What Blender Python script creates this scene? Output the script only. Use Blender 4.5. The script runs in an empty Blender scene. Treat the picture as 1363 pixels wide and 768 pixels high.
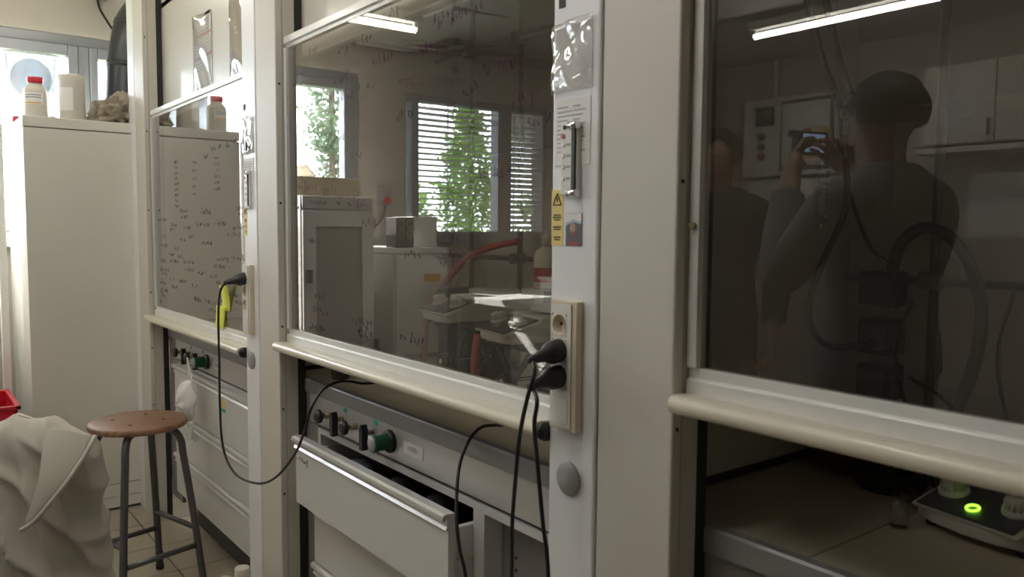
import bpy, bmesh, math, random
from mathutils import Vector, Matrix
R = random.Random(7)
S = bpy.context.scene
C = S.collection
rad = math.radians
# ------------------------------------------------------------------ camera
cam_d = bpy.data.cameras.new('camera'); cam = bpy.data.objects.new('camera', cam_d); C.objects.link(cam); S.camera = cam
CAMZ = 1.31
def cam_axes(yaw, pit, rol):
    fw = Vector((-math.cos(yaw) * math.cos(pit), math.sin(yaw) * math.cos(pit), -math.sin(pit)))
    rt = Vector((math.sin(yaw), math.cos(yaw), 0)); up = rt.cross(fw)
    return rt * math.cos(rol) + up * math.sin(rol), up * math.cos(rol) - rt * math.sin(rol), fw
_r, _u, _f = cam_axes(rad(37.592), rad(4.208), rad(.4514))
cam.matrix_world = Matrix(((_r.x, _u.x, -_f.x, 0), (_r.y, _u.y, -_f.y, 0), (_r.z, _u.z, -_f.z, CAMZ), (0, 0, 0, 1)))
cam_d.sensor_width = 36; cam_d.lens = 1074.46 / 1363 * 36; cam_d.clip_start = .02
cam_d.dof.use_dof = True; cam_d.dof.focus_distance = 2.5; cam_d.dof.aperture_fstop = 6.3
# ------------------------------------------------------------------ sky, sun, exposure
w = bpy.data.worlds.new('sky'); S.world = w; w.use_nodes = True
bg = w.node_tree.nodes['Background']; bg.inputs[0].default_value = (.86, .93, 1, 1); bg.inputs[1].default_value = 8.0
sd = bpy.data.lights.new('sun', 'SUN'); sun = bpy.data.objects.new('sun', sd); C.objects.link(sun)
sd.energy = 22; sd.angle = rad(.6); sd.color = (1, .95, .86)
sun.rotation_euler = Vector((-1.65, .6, 1.3)).to_track_quat('Z', 'Y').to_euler(); sun.location = (-20, 8, 14)
for (y0, y1, z0, z1) in ((-.47, .76, 1.3, 2.18), (.9, 1.5, 1.3, 2.18), (-2.1, -.93, 1.29, 2.17)):   # light portals in the window openings
    ld = bpy.data.lights.new('window_portal', 'AREA'); lo = bpy.data.objects.new('window_portal', ld); C.objects.link(lo)
    ld.shape = 'RECTANGLE'; ld.size = y1 - y0; ld.size_y = z1 - z0; ld.cycles.is_portal = True
    lo.location = (-4.80, (y0 + y1) / 2, (z0 + z1) / 2); lo.rotation_euler = (rad(90), 0, rad(-90)) if False else Vector((-1, 0, 0)).to_track_quat('Z', 'Y').to_euler()
vs = S.view_settings; vs.view_transform = 'Standard'; vs.look = 'None'; vs.gamma = 1; vs.use_curve_mapping = False; vs.exposure = 1.06
S.cycles.max_bounces = 10; S.cycles.diffuse_bounces = 6; S.cycles.glossy_bounces = 5; S.cycles.transparent_max_bounces = 24
S.cycles.sample_clamp_indirect = 4; S.cycles.caustics_reflective = False; S.cycles.caustics_refractive = False
# ------------------------------------------------------------------ materials
M = {}
def mat(name, col, rough=.5, metal=0, var=.06, scale=6, bump=0, bscale=40, coat=0, emit=None, estr=0, dirt=0, dirtcol=(.25, .22, .17), alpha=None, spec=.5):
    m = bpy.data.materials.new(name); m.use_nodes = True; nt = m.node_tree; n = nt.nodes; l = nt.links
    b = n['Principled BSDF']; b.inputs['Roughness'].default_value = rough; b.inputs['Metallic'].default_value = metal
    b.inputs['Coat Weight'].default_value = coat; b.inputs['Coat Roughness'].default_value = .12
    b.inputs['Specular IOR Level'].default_value = spec
    tc = n.new('ShaderNodeTexCoord')
    nz = n.new('ShaderNodeTexNoise'); nz.inputs['Scale'].default_value = scale; nz.inputs['Detail'].default_value = 5
    l.new(tc.outputs['Object'], nz.inputs['Vector'])
    mx = n.new('ShaderNodeMix'); mx.data_type = 'RGBA'
    mx.inputs['A'].default_value = (*[c * (1 - var) for c in col], 1); mx.inputs['B'].default_value = (*[min(1, c * (1 + var)) for c in col], 1)
    l.new(nz.outputs['Fac'], mx.inputs['Factor'])
    out = mx.outputs['Result']
    if dirt:
        n2 = n.new('ShaderNodeTexNoise'); n2.inputs['Scale'].default_value = 9; n2.inputs['Detail'].default_value = 10; n2.inputs['Roughness'].default_value = .75
        l.new(tc.outputs['Object'], n2.inputs['Vector'])
        rp = n.new('ShaderNodeValToRGB'); rp.color_ramp.elements[0].position = .62; rp.color_ramp.elements[1].position = .78
        rp.color_ramp.elements[1].color = (dirt, dirt, dirt, 1)
        l.new(n2.outputs['Fac'], rp.inputs['Fac'])
        m2 = n.new('ShaderNodeMix'); m2.data_type = 'RGBA'; m2.inputs['B'].default_value = (*dirtcol, 1)
        l.new(rp.outputs['Color'], m2.inputs['Factor']); l.new(out, m2.inputs['A']); out = m2.outputs['Result']
    l.new(out, b.inputs['Base Color'])
    if bump:
        n3 = n.new('ShaderNodeTexNoise'); n3.inputs['Scale'].default_value = bscale; n3.inputs['Detail'].default_value = 4
        l.new(tc.outputs['Object'], n3.inputs['Vector'])
        bp = n.new('ShaderNodeBump'); bp.inputs['Strength'].default_value = bump; bp.inputs['Distance'].default_value = .01
        l.new(n3.outputs['Fac'], bp.inputs['Height']); l.new(bp.outputs['Normal'], b.inputs['Normal'])
    if emit: b.inputs['Emission Color'].default_value = (*emit, 1); b.inputs['Emission Strength'].default_value = estr
    if alpha is not None: b.inputs['Alpha'].default_value = alpha
    M[name] = m; return m
def glass(name, tint=(1, 1, 1), ior=1.5, gain=1.9, rough=0., haze=0., hazecol=(.5, .47, .42)):
    # thin clear sheet: Fresnel mix of see-through and mirror on the outward faces, plain see-through on the way out
    m = bpy.data.materials.new(name); m.use_nodes = True; nt = m.node_tree; n = nt.nodes; l = nt.links
    n.remove(n['Principled BSDF']); o = n['Material Output']
    tr = n.new('ShaderNodeBsdfTransparent'); tr.inputs[0].default_value = (*tint, 1)
    gl = n.new('ShaderNodeBsdfGlossy'); gl.inputs['Roughness'].default_value = rough
    fr = n.new('ShaderNodeFresnel'); fr.inputs[0].default_value = ior
    ge = n.new('ShaderNodeNewGeometry')
    a = n.new('ShaderNodeMath'); a.operation = 'MULTIPLY'; a.inputs[1].default_value = gain; a.use_clamp = True
    inv = n.new('ShaderNodeMath'); inv.operation = 'SUBTRACT'; inv.inputs[0].default_value = 1
    b = n.new('ShaderNodeMath'); b.operation = 'MULTIPLY'
    l.new(fr.outputs[0], a.inputs[0]); l.new(ge.outputs['Backfacing'], inv.inputs[1])
    l.new(a.outputs[0], b.inputs[0]); l.new(inv.outputs[0], b.inputs[1])
    base = tr.outputs[0]
    if haze:
        df = n.new('ShaderNodeBsdfDiffuse'); df.inputs[0].default_value = (*hazecol, 1)
        tc = n.new('ShaderNodeTexCoord'); nz = n.new('ShaderNodeTexNoise'); nz.inputs['Scale'].default_value = 5; nz.inputs['Detail'].default_value = 7
        l.new(tc.outputs['Object'], nz.inputs['Vector'])
        hm = n.new('ShaderNodeMath'); hm.operation = 'MULTIPLY'; hm.inputs[1].default_value = haze * 2; l.new(nz.outputs['Fac'], hm.inputs[0])
        m1 = n.new('ShaderNodeMixShader'); l.new(hm.outputs[0], m1.inputs[0]); l.new(base, m1.inputs[1]); l.new(df.outputs[0], m1.inputs[2]); base = m1.outputs[0]
    mx = n.new('ShaderNodeMixShader'); l.new(b.outputs[0], mx.inputs[0]); l.new(base, mx.inputs[1]); l.new(gl.outputs[0], mx.inputs[2])
    l.new(mx.outputs[0], o.inputs[0]); M[name] = m; return m
CREAM = (.66, .635, .575)
mat('cream', CREAM, .38, var=.03, dirt=.12, coat=.25)
mat('cream_matte', (.60, .57, .50), .6, var=.05, dirt=.25)
mat('white_panel', (.86, .865, .89), .38, var=.02, coat=.05, dirt=.06)
mat('column_cream', (.64, .61, .555), .5, var=.02, coat=0, dirt=.05, spec=.35)
mat('cabinet_white', (.74, .72, .66), .42, var=.04, dirt=.18)
mat('handle_cream', (.78, .73, .60), .3, var=.04, dirt=.2, coat=.2)
mat('alu', (.66, .65, .63), .34, .35, var=.05)
mat('sash_white', (.82, .815, .80), .28, .1, var=.03, coat=.3)
mat('gasket', (.02, .02, .022), .6)
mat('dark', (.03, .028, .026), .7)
mat('black_plastic', (.018, .018, .02), .38)
mat('cable_black', (.012, .012, .014), .42)
mat('liner', (.62, .59, .52), .6, var=.08, dirt=.35)
mat('liner_pale', (.62, .60, .54), .55, var=.05, dirt=.2)
mat('worktop_tile', (.50, .45, .35), .42, var=.08, scale=12, dirt=.2)
mat('edge_grey', (.30, .30, .31), .35, .2, var=.05)
mat('service_steel', (.62, .61, .60), .36, .55, var=.06, dirt=.1)
mat('drawer_grey', (.68, .67, .655), .42, var=.03, dirt=.14)
mat('lip_alu', (.70, .69, .68), .3, .4, var=.03)
mat('kick', (.06, .058, .055), .7)
mat('bay_grey', (.22, .21, .20), .6)
mat('wall_paint', (.49, .455, .40), .75, var=.04, bump=.08, bscale=30, dirt=.08)
mat('ceiling_paint', (.74, .72, .67), .8, var=.03)
mat('tile_floor', (.40, .345, .27), .32, var=.12, scale=5, bump=.03, bscale=60, dirt=.3, dirtcol=(.2, .17, .13))
mat('grout', (.07, .06, .05), .9)
mat('window_grey', (.30, .31, .34), .4, .3, var=.03)
mat('steel', (.78, .77, .75), .33, .3, var=.08, scale=4)
mat('chrome', (.75, .75, .76), .12, 1.0, var=.02)
mat('rod_steel', (.30, .27, .24), .35, .8, var=.1)
mat('iron', (.10, .095, .10), .42, .4, var=.2)
mat('brass', (.40, .33, .22), .35, .9, var=.1)
mat('green_plastic', (.01, .10, .03), .38)
mat('teal_mark', (.0, .42, .30), .5)
mat('red_mark', (.55, .01, .03), .5)
mat('red_plastic', (.52, .012, .03), .35)
mat('red_hose', (.42, .075, .05), .45)
mat('yellow_note', (.80, .84, .12), .7, var=.03)
mat('yellow_sticker', (.78, .62, .20), .5)
mat('orange_label', (.72, .38, .06), .5)
mat('paper', (.82, .81, .80), .7, var=.03)
mat('paper_pink', (.78, .42, .42), .7)
mat('print_grey', (.35, .36, .40), .7)
mat('ink', (.03, .03, .035), .6)
mat('ink_faint', (.06, .055, .05), .8, spec=.1, alpha=.6)
mat('ink_purple', (.16, .02, .14), .9, spec=.1, alpha=.30)
mat('sky_sticker', (.35, .55, .75), .5)
mat('photo_dark', (.10, .09, .10), .4); mat('photo_skin', (.45, .28, .20), .5); mat('photo_blue', (.42, .52, .62), .4); mat('photo_red', (.35, .06, .07), .5)
mat('grey_disc', (.30, .305, .30), .45)
mat('socket_white', (.76, .74, .70), .35, var=.02)
mat('socket_beige', (.70, .62, .48), .4, var=.02)
mat('rag_cloth', (.36, .31, .24), .95, var=.25, scale=14, bump=.4, bscale=120)
mat('coat_cloth', (.60, .565, .49), .95, var=.05, scale=7, bump=.2, bscale=320)
mat('mask_white', (.80, .79, .77), .9, var=.03, bump=.15, bscale=200)
mat('bottle_white', (.60, .57, .51), .42, var=.03)
mat('jar_white', (.62, .59, .53), .45, var=.02)
mat('duct_grey', (.022, .026, .03), .36, var=.1)
mat('box_beige', (.55, .46, .34), .8)
mat('blind_slat', (.26, .25, .27), .5, .2)
mat('stirrer_white', (.48, .465, .41), .45, var=.03)
mat('stirrer_panel', (.06, .062, .062), .4)
mat('led_green', (.02, .1, .0), .4, emit=(.35, 1, .05), estr=1.2)
mat('led_red', (.5, .1, .08), .4)
mat('orange_bowl', (.10, .03, .014), .5)
mat('rubber', (.02, .018, .016), .6)
mat('tube_dark', (.055, .045, .035), .35)
mat('jack_blue', (.035, .045, .075), .4, .3)
mat('speaker_dark', (.045, .045, .045), .5); mat('speaker_ring', (.55, .54, .52), .35, .4)
mat('white_goods', (.85, .845, .82), .35, var=.02, coat=.2)
mat('bench_top', (.80, .80, .78), .35)
mat('bark', (.12, .09, .06), .9); mat('lamp_body', (.72, .71, .66), .5)
mat('tube_light', (1, 1, 1), .5, emit=(1, .965, .90), estr=18)
mat('tube_light_dim', (1, 1, 1), .5, emit=(1, .95, .86), estr=6.5)  # weaker tube emission, so the end wall nearby is not overlit
mat('skin', (.42, .26, .18), .5, var=.06); mat('hair', (.02, .015, .012), .6, var=.3, scale=80); mat('shirt_dark', (.05, .055, .07), .9, var=.1); mat('shirt_grey', (.20, .20, .22), .9)
mat('trousers', (.03, .035, .05), .9); mat('eye_white', (.7, .7, .68), .3)
mat('screen', (.05, .06, .08), .2, emit=(.45, .6, .9), estr=.7)
mat('duct_steel', (.60, .59, .56), .45, .3, var=.05)
mat('elec_grey', (.76, .75, .71), .5); mat('oven_glass', (.34, .335, .32), .15); mat('elec_dark', (.12, .12, .12), .5); mat('green_mark', (.03, .25, .10), .5)
mat('wood_shelf', (.72, .68, .60), .6)
mat('outside_ground', (.09, .12, .05), .95, var=.3)
glass('pane', (.99, 1, .995))
glass('sash_glass', (.90, .885, .86), gain=2.9, haze=.02)
glass('clear_sheet', (.97, .97, .97), gain=2.6, rough=.06)
glass('lab_glass', (.975, .98, .975), gain=1.8)
glass('frosted_tub', (.82, .84, .86), gain=1.2, rough=.2, haze=.30, hazecol=(.45, .46, .48))
# stained wood for the stool seat
def wood(name, a, b):
    m = mat(name, a, .45, var=.1, scale=3); n = m.node_tree.nodes; l = m.node_tree.links
    wv = n.new('ShaderNodeTexWave'); wv.inputs['Scale'].default_value = 14; wv.inputs['Distortion'].default_value = 6; wv.inputs['Detail'].default_value = 4; wv.inputs['Detail Scale'].default_value = 2.5
    tc = n.new('ShaderNodeTexCoord'); mp = n.new('ShaderNodeMapping'); mp.inputs['Scale'].default_value = (1, .12, 1)
    l.new(tc.outputs['Object'], mp.inputs[0]); l.new(mp.outputs[0], wv.inputs['Vector'])
    mx = n.new('ShaderNodeMix'); mx.data_type = 'RGBA'; mx.inputs['A'].default_value = (*a, 1); mx.inputs['B'].default_value = (*b, 1)
    l.new(wv.outputs['Fac'], mx.inputs['Factor']); l.new(mx.outputs['Result'], n['Principled BSDF'].inputs['Base Color'])
wood('stool_wood', (.20, .10, .055), (.29, .16, .095))
def leafmat(name, a, b):
    m = bpy.data.materials.new(name); m.use_nodes = True; n = m.node_tree.nodes; l = m.node_tree.links
    p = n['Principled BSDF']; p.inputs['Roughness'].default_value = .5
    tc = n.new('ShaderNodeTexCoord'); nz = n.new('ShaderNodeTexNoise'); nz.inputs['Scale'].default_value = 2.2; nz.inputs['Detail'].default_value = 6
    mx = n.new('ShaderNodeMix'); mx.data_type = 'RGBA'; mx.inputs['A'].default_value = (*a, 1); mx.inputs['B'].default_value = (*b, 1)
    l.new(tc.outputs['Object'], nz.inputs['Vector']); l.new(nz.outputs['Fac'], mx.inputs['Factor']); l.new(mx.outputs['Result'], p.inputs['Base Color'])
    tl = n.new('ShaderNodeBsdfTranslucent'); l.new(mx.outputs['Result'], tl.inputs[0])
    ms = n.new('ShaderNodeMixShader'); ms.inputs[0].default_value = .4; l.new(p.outputs[0], ms.inputs[1]); l.new(tl.outputs[0], ms.inputs[2]); l.new(ms.outputs[0], n['Material Output'].inputs[0])
    M[name] = m
leafmat('leaf_green', (.05, .13, .02), (.20, .32, .05)); leafmat('leaf_grey', (.10, .15, .09), (.22, .28, .17))
# ------------------------------------------------------------------ mesh helpers
class MB:
    def __init__(s): s.v = []; s.f = []; s.sm = []
    def add(s, vs, fs, smooth=False):
        o = len(s.v); s.v += [tuple(v) for v in vs]; s.f += [tuple(i + o for i in f) for f in fs]; s.sm += [smooth] * len(fs); return s
    def box(s, x0, x1, y0, y1, z0, z1):
        return s.add([(x0, y0, z0), (x1, y0, z0), (x1, y1, z0), (x0, y1, z0), (x0, y0, z1), (x1, y0, z1), (x1, y1, z1), (x0, y1, z1)],
                     [(0, 3, 2, 1), (4, 5, 6, 7), (0, 1, 5, 4), (1, 2, 6, 5), (2, 3, 7, 6), (3, 0, 4, 7)])
    def cyl(s, a, b, r0, r1=None, n=20, smooth=True):
        r1 = r0 if r1 is None else r1
        a = Vector(a); b = Vector(b); d = (b - a).normalized(); u = d.orthogonal().normalized(); v = d.cross(u)
        vs = []
        for p, r in ((a, r0), (b, r1)):
            for i in range(n):
                t = 2 * math.pi * i / n; vs.append(p + (u * math.cos(t) + v * math.sin(t)) * r)
        s.add(vs, [(i, (i + 1) % n, n + (i + 1) % n, n + i) for i in range(n)], smooth)
        o = len(s.v) - 2 * n
        s.f += [tuple(o + i for i in reversed(range(n))), tuple(o + n + i for i in range(n))]; s.sm += [False, False]
        return s
    def tube(s, pts, r, n=10, cap=True, radii=None):
        P = [Vector(p) for p in pts]; k = len(P); vs = []
        t = (P[1] - P[0]).normalized(); u = t.orthogonal().normalized()
        for i in range(k):
            t = (P[min(i + 1, k - 1)] - P[max(i - 1, 0)]).normalized()
            u = (u - t * u.dot(t)).normalized(); v = t.cross(u); rr = radii[i] if radii else r
            for j in range(n):
                a = 2 * math.pi * j / n; vs.append(P[i] + (u * math.cos(a) + v * math.sin(a)) * rr)
        fs = [(i * n + j, i * n + (j + 1) % n, (i + 1) * n + (j + 1) % n, (i + 1) * n + j) for i in range(k - 1) for j in range(n)]
        s.add(vs, fs, True)
        if cap:
            o = len(s.v) - k * n; s.f += [tuple(o + i for i in reversed(range(n))), tuple(o + (k - 1) * n + i for i in range(n))]; s.sm += [False, False]
        return s
    def lathe(s, prof, c=(0, 0, 0), n=28, axis='z', smooth=True, sx=1, sy=1):
        vs = []
        for (r, z) in prof:
            for j in range(n):
                a = 2 * math.pi * j / n; p = (r * math.cos(a) * sx, r * math.sin(a) * sy, z)
                if axis == 'y': p = (p[0], p[2], p[1])
                if axis == 'x': p = (p[2], p[0], p[1])
                vs.append((p[0] + c[0], p[1] + c[1], p[2] + c[2]))
        k = len(prof); fl = (axis == 'y')
        fs = []
        for i in range(k - 1):
            for j in range(n):
                q = (i * n + j, i * n + (j + 1) % n, (i + 1) * n + (j + 1) % n, (i + 1) * n + j); fs.append(tuple(reversed(q)) if fl else q)
        return s.add(vs, fs, smooth)
    def prism(s, poly, axis, a, b, smooth=False):
        # closed polygon (p,q) swept along an axis from a to b; x: (y,z)  y: (x,z)  z: (x,y)
        n = len(poly); vs = []
        for t in (a, b):
            for (p, q) in poly: vs.append({'x': (t, p, q), 'y': (p, t, q), 'z': (p, q, t)}[axis])
        s.add(vs, [(i, (i + 1) % n, n + (i + 1) % n, n + i) for i in range(n)], smooth)
        o = len(s.v) - 2 * n; s.f += [tuple(o + i for i in reversed(range(n))), tuple(o + n + i for i in range(n))]; s.sm += [False, False]
        return s
    def sphere(s, c, r, n=16, m=10, sc=(1, 1, 1)):
        prof = [(max(1e-5, r * math.sin(math.pi * i / m)), -r * math.cos(math.pi * i / m)) for i in range(m + 1)]
        o = len(s.v); s.lathe(prof, (0, 0, 0), n)
        s.v[o:] = [(v[0] * sc[0] + c[0], v[1] * sc[1] + c[1], v[2] * sc[2] + c[2]) for v in s.v[o:]]
        return s
    def torus(s, c, r, t, axis='z', n=28, m=8, sc=(1, 1)):
        pts = []
        for i in range(n):
            a = 2 * math.pi * i / n; p, q = r * math.cos(a) * sc[0], r * math.sin(a) * sc[1]
            pts.append({'z': (c[0] + p, c[1] + q, c[2]), 'y': (c[0] + p, c[1], c[2] + q), 'x': (c[0], c[1] + p, c[2] + q)}[axis])
        P = [Vector(p) for p in pts]; cc = Vector(c); ax = {'z': Vector((0, 0, 1)), 'y': Vector((0, 1, 0)), 'x': Vector((1, 0, 0))}[axis]
        vs = []
        for p in P:
            d = (p - cc).normalized()
            for j in range(m):
                a = 2 * math.pi * j / m; vs.append(p + (d * math.cos(a) + ax * math.sin(a)) * t)
        return s.add(vs, [(i * m + j, ((i + 1) % n) * m + j, ((i + 1) % n) * m + (j + 1) % m, i * m + (j + 1) % m) for i in range(n) for j in range(m)], True)
    def xf(s, mtx, start=0):
        s.v[start:] = [tuple(mtx @ Vector(v)) for v in s.v[start:]]; return s
    def build(s, name, m, parent=None, bevel=0, seg=2, recalc=True):
        me = bpy.data.meshes.new(name); me.from_pydata(s.v, [], s.f)
        me.polygons.foreach_set('use_smooth', s.sm)
        if recalc:
            bm = bmesh.new(); bm.from_mesh(me); bmesh.ops.recalc_face_normals(bm, faces=bm.faces); bm.to_mesh(me); bm.free()
        o = bpy.data.objects.new(name, me); C.objects.link(o)
        me.materials.append(M[m] if isinstance(m, str) else m)
        if bevel:
            b = o.modifiers.new('bevel', 'BEVEL'); b.width = bevel; b.segments = seg; b.limit_method = 'ANGLE'; b.angle_limit = rad(40)
        if parent: put(o, parent)
        return o
def put(o, p):
    o.parent = p; o.matrix_parent_inverse = (Matrix.Translation(p['_w']) if '_w' in p else Matrix.Identity(4)).inverted()
def thing(name, label, cat, loc, group=None):
    o = bpy.data.objects.new(name, None); C.objects.link(o); o.location = loc; o.empty_display_size = .05
    o['label'] = label; o['category'] = cat
    if group: o['group'] = group
    ROOT[o.name] = Vector(loc); return o
ROOT = {}
def put(o, p):      # parent, keeping the mesh's world coordinates
    o.parent = p
    q = p; off = Vector((0, 0, 0))
    while q is not None:
        off += q.location; q = q.parent
    o.location = -off + o.location
def tag(o, label, cat, group=None, kind=None):
    if label: o['label'] = label
    if cat: o['category'] = cat
    if group: o['group'] = group
    if kind: o['kind'] = kind
    return o
def struct(o): o['kind'] = 'structure'; return o
def sbox(name, m, *b, parent=None, bevel=0): return MB().box(*b).build(name, m, parent, bevel)
def curve(pts, k=6):
    # Catmull-Rom through the points
    P = [Vector(p) for p in pts]; P = [P[0] * 2 - P[1]] + P + [P[-1] * 2 - P[-2]]; out = []
    for i in range(1, len(P) - 2):
        for j in range(k):
            t = j / k; a, b, c, d = P[i - 1:i + 3]
            out.append(.5 * ((2 * b) + (c - a) * t + (2 * a - 5 * b + 4 * c - d) * t * t + (3 * b - a - 3 * c + d) * t ** 3))
    out.append(P[-2]); return out
def text_mesh(txt, size, name, m, parent, loc, rot, depth=.0004, align='LEFT'):
    cu = bpy.data.curves.new(name, 'FONT'); cu.body = txt; cu.size = size; cu.extrude = depth; cu.align_x = align
    t = bpy.data.objects.new('tmp', cu); C.objects.link(t)
    dg = bpy.context.evaluated_depsgraph_get(); me = bpy.data.meshes.new_from_object(t.evaluated_get(dg)); bpy.data.objects.remove(t); bpy.data.curves.remove(cu)
    me.transform(Matrix.Translation(loc) @ Matrix.Rotation(rot[2], 4, 'Z') @ Matrix.Rotation(rot[0], 4, 'X'))
    o = bpy.data.objects.new(name, me); C.objects.link(o); me.materials.clear(); me.materials.append(M[m]); put(o, parent); return o
# ------------------------------------------------------------------ room shell
XW, YB, YH, ZC, XE = -4.75, -3.6, 1.72, 2.62, 2.4
fl = struct(sbox('floor', 'grout', XW - .25, XE + .2, YB - .2, YH + .2, -.12, -.004))
TS = .2915
tile_me = MB().box(-TS / 2 + .0025, TS / 2 - .0025, -.1475, .1475, -.012, 0).build('tile', 'tile_floor', None, .0015, 1)
first = True
for i in range(-6, 14):
    for j in range(-13, 1):
        x = -3.148 + TS * (i + .5); y = .826 + .30 * (j + .5)
        if x < XW + .14: continue
        o = tile_me if first else tile_me.copy()
        if not first: C.objects.link(o)
        first = False; o.location = (x, y, 0); o.parent = fl
ce = struct(sbox('ceiling', 'ceiling_paint', XW - .25, XE + .2, YB - .2, YH + .2, ZC, ZC + .1))
struct(sbox('wall_back', 'wall_paint', XW - .25, XE + .2, YB - .15, YB, -.02, ZC + .02))
struct(sbox('wall_behind_hoods', 'wall_paint', XW - .25, XE + .2, YH, YH + .15, -.02, ZC + .02))
struct(sbox('wall_far_right', 'wall_paint', XE, XE + .15, YB, YH, -.02, ZC + .02))
wb = MB(); T = .2
W1 = (-.57, 1.60, 1.235, 2.29); W2 = (-2.15, -.90, 1.25, 2.21)
wb.box(XW - T, XW, YB, YH, -.02, 1.235)
wb.box(XW - T, XW, YB, YH, 2.29, ZC + .02)
wb.box(XW - T, XW, YB, W2[0], 1.235, 2.29); wb.box(XW - T, XW, W2[1], W1[0], 1.235, 2.29); wb.box(XW - T, XW, W1[1], YH, 1.235, 2.29)
wb.box(XW - T, XW, W2[0], W2[1], 1.235, 1.25); wb.box(XW - T, XW, W2[0], W2[1], 2.21, 2.29)
struct(wb.build('wall_end', 'wall_paint'))
# window 1: two grey casements side by side
w1 = bpy.data.objects.new('window_1', None); C.objects.link(w1); w1.location = (XW - .05, .5, 1.235); w1['kind'] = 'structure'
fx0, fx1 = XW - .11, XW - .015
f = MB(); y0, y1, z0, z1 = W1
f.box(fx0, fx1, y0, y1, z1 - .052, z1); f.box(fx0, fx1, y0, y1, z0, z0 + .045); f.box(fx0, fx1, y0, y0 + .05, z0 + .0451, z1 - .0521); f.box(fx0, fx1, y1 - .05, y1, z0 + .0451, z1 - .0521)
f.box(fx0, fx1 + .004, .8101, .8619, z0 + .0451, z1 - .0521)
f.build('window_frame', 'window_grey', w1, .004)
for (a, b) in ((-.52, .81), (.862, 1.55)):
    c = MB(); x0, x1 = XW - .085, XW - .001; za, zb = z0 + .045, z1 - .052
    sw_ = .0551 if a < 0 else .0401; c.box(x0, x1, a + sw_, b - .0481, zb - .056, zb); c.box(x0, x1, a + sw_, b - .0481, za, za + .055); c.box(x0, x1, a, a + (.055 if a < 0 else .040), za, zb); c.box(x0, x1, b - .048, b, za, zb)
    co = c.build('casement', 'window_grey', w1, .005)
    p = MB().box(XW - .05, XW - .044, a + .05, b - .043, za + .05, zb - .05).build('pane', 'pane', co)
    h = MB().box(x1, x1 + .03, b - .03, b - .012, 1.62, 1.74).build('window_handle', 'alu', co, .003)
sill = MB().box(XW - .01, XW + .10, -.62, 1.66, 1.20, 1.235).build('window_sill', 'window_grey', w1, .004)
# window 2: slatted sun blind outside
w2 = bpy.data.objects.new('window_2', None); C.objects.link(w2); w2.location = (XW - .05, -1.5, 1.25); w2['kind'] = 'structure'
y0, y1, z0, z1 = W2; f = MB()
f.box(fx0, fx1, y0, y1, z1 - .04, z1); f.box(fx0, fx1, y0, y1, z0, z0 + .04); za, zb = z0 + .0401, z1 - .0401
f.box(fx0, fx1, y0, y0 + .04, za, zb); f.box(fx0, fx1, y1 - .02, y1, za, zb)
f.box(fx0, fx1, -1.02, -.965, za, zb); f.box(fx0, fx1, -1.81, -1.69, za, zb)
f.build('window_frame', 'window_grey', w2, .004)
for (a, b) in ((y0 + .03, -1.80), (-1.70, -1.01), (-.97, y1 - .015)): MB().box(XW - .06, XW - .054, a, b, z0 + .035, z1 - .035).build('pane', 'pane', w2)
PR = [(-.048, -.0050), (-.048, -.0070), (-.015, -.0010), (.015, .0005), (.048, -.0030), (.048, -.0008), (.015, .0030), (-.015, .0016)]
for (ya_, yb_, tilt) in ((-1.752, y1 + .05, 0), (y0 - .05, -1.758, 12)):      # the far section of the blind is turned further shut
    sl = None
    for k in range(24):
        if sl is None:
            ct, stt = math.cos(rad(tilt)), math.sin(rad(tilt))
            sl = MB().prism([(p * ct - q * stt, p * stt + q * ct) for (p, q) in PR], 'y', ya_, yb_).build('slat', 'blind_slat', None); o = sl
        else: o = sl.copy(); C.objects.link(o); o.parent = None
        o.location = (XW - .165, 0, 1.285 + k * .0395); put(o, w2)
for yy in (-1.95, -1.35, -1.0): MB().box(XW - .1665, XW - .1635, yy - .004, yy + .004, 1.25, 2.24).build('blind_cord', 'window_grey', w2)
MB().box(XW - .01, XW + .08, y0 - .05, y1 + .05, 1.215, 1.25).build('window_sill', 'window_grey', w2, .004)
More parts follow.
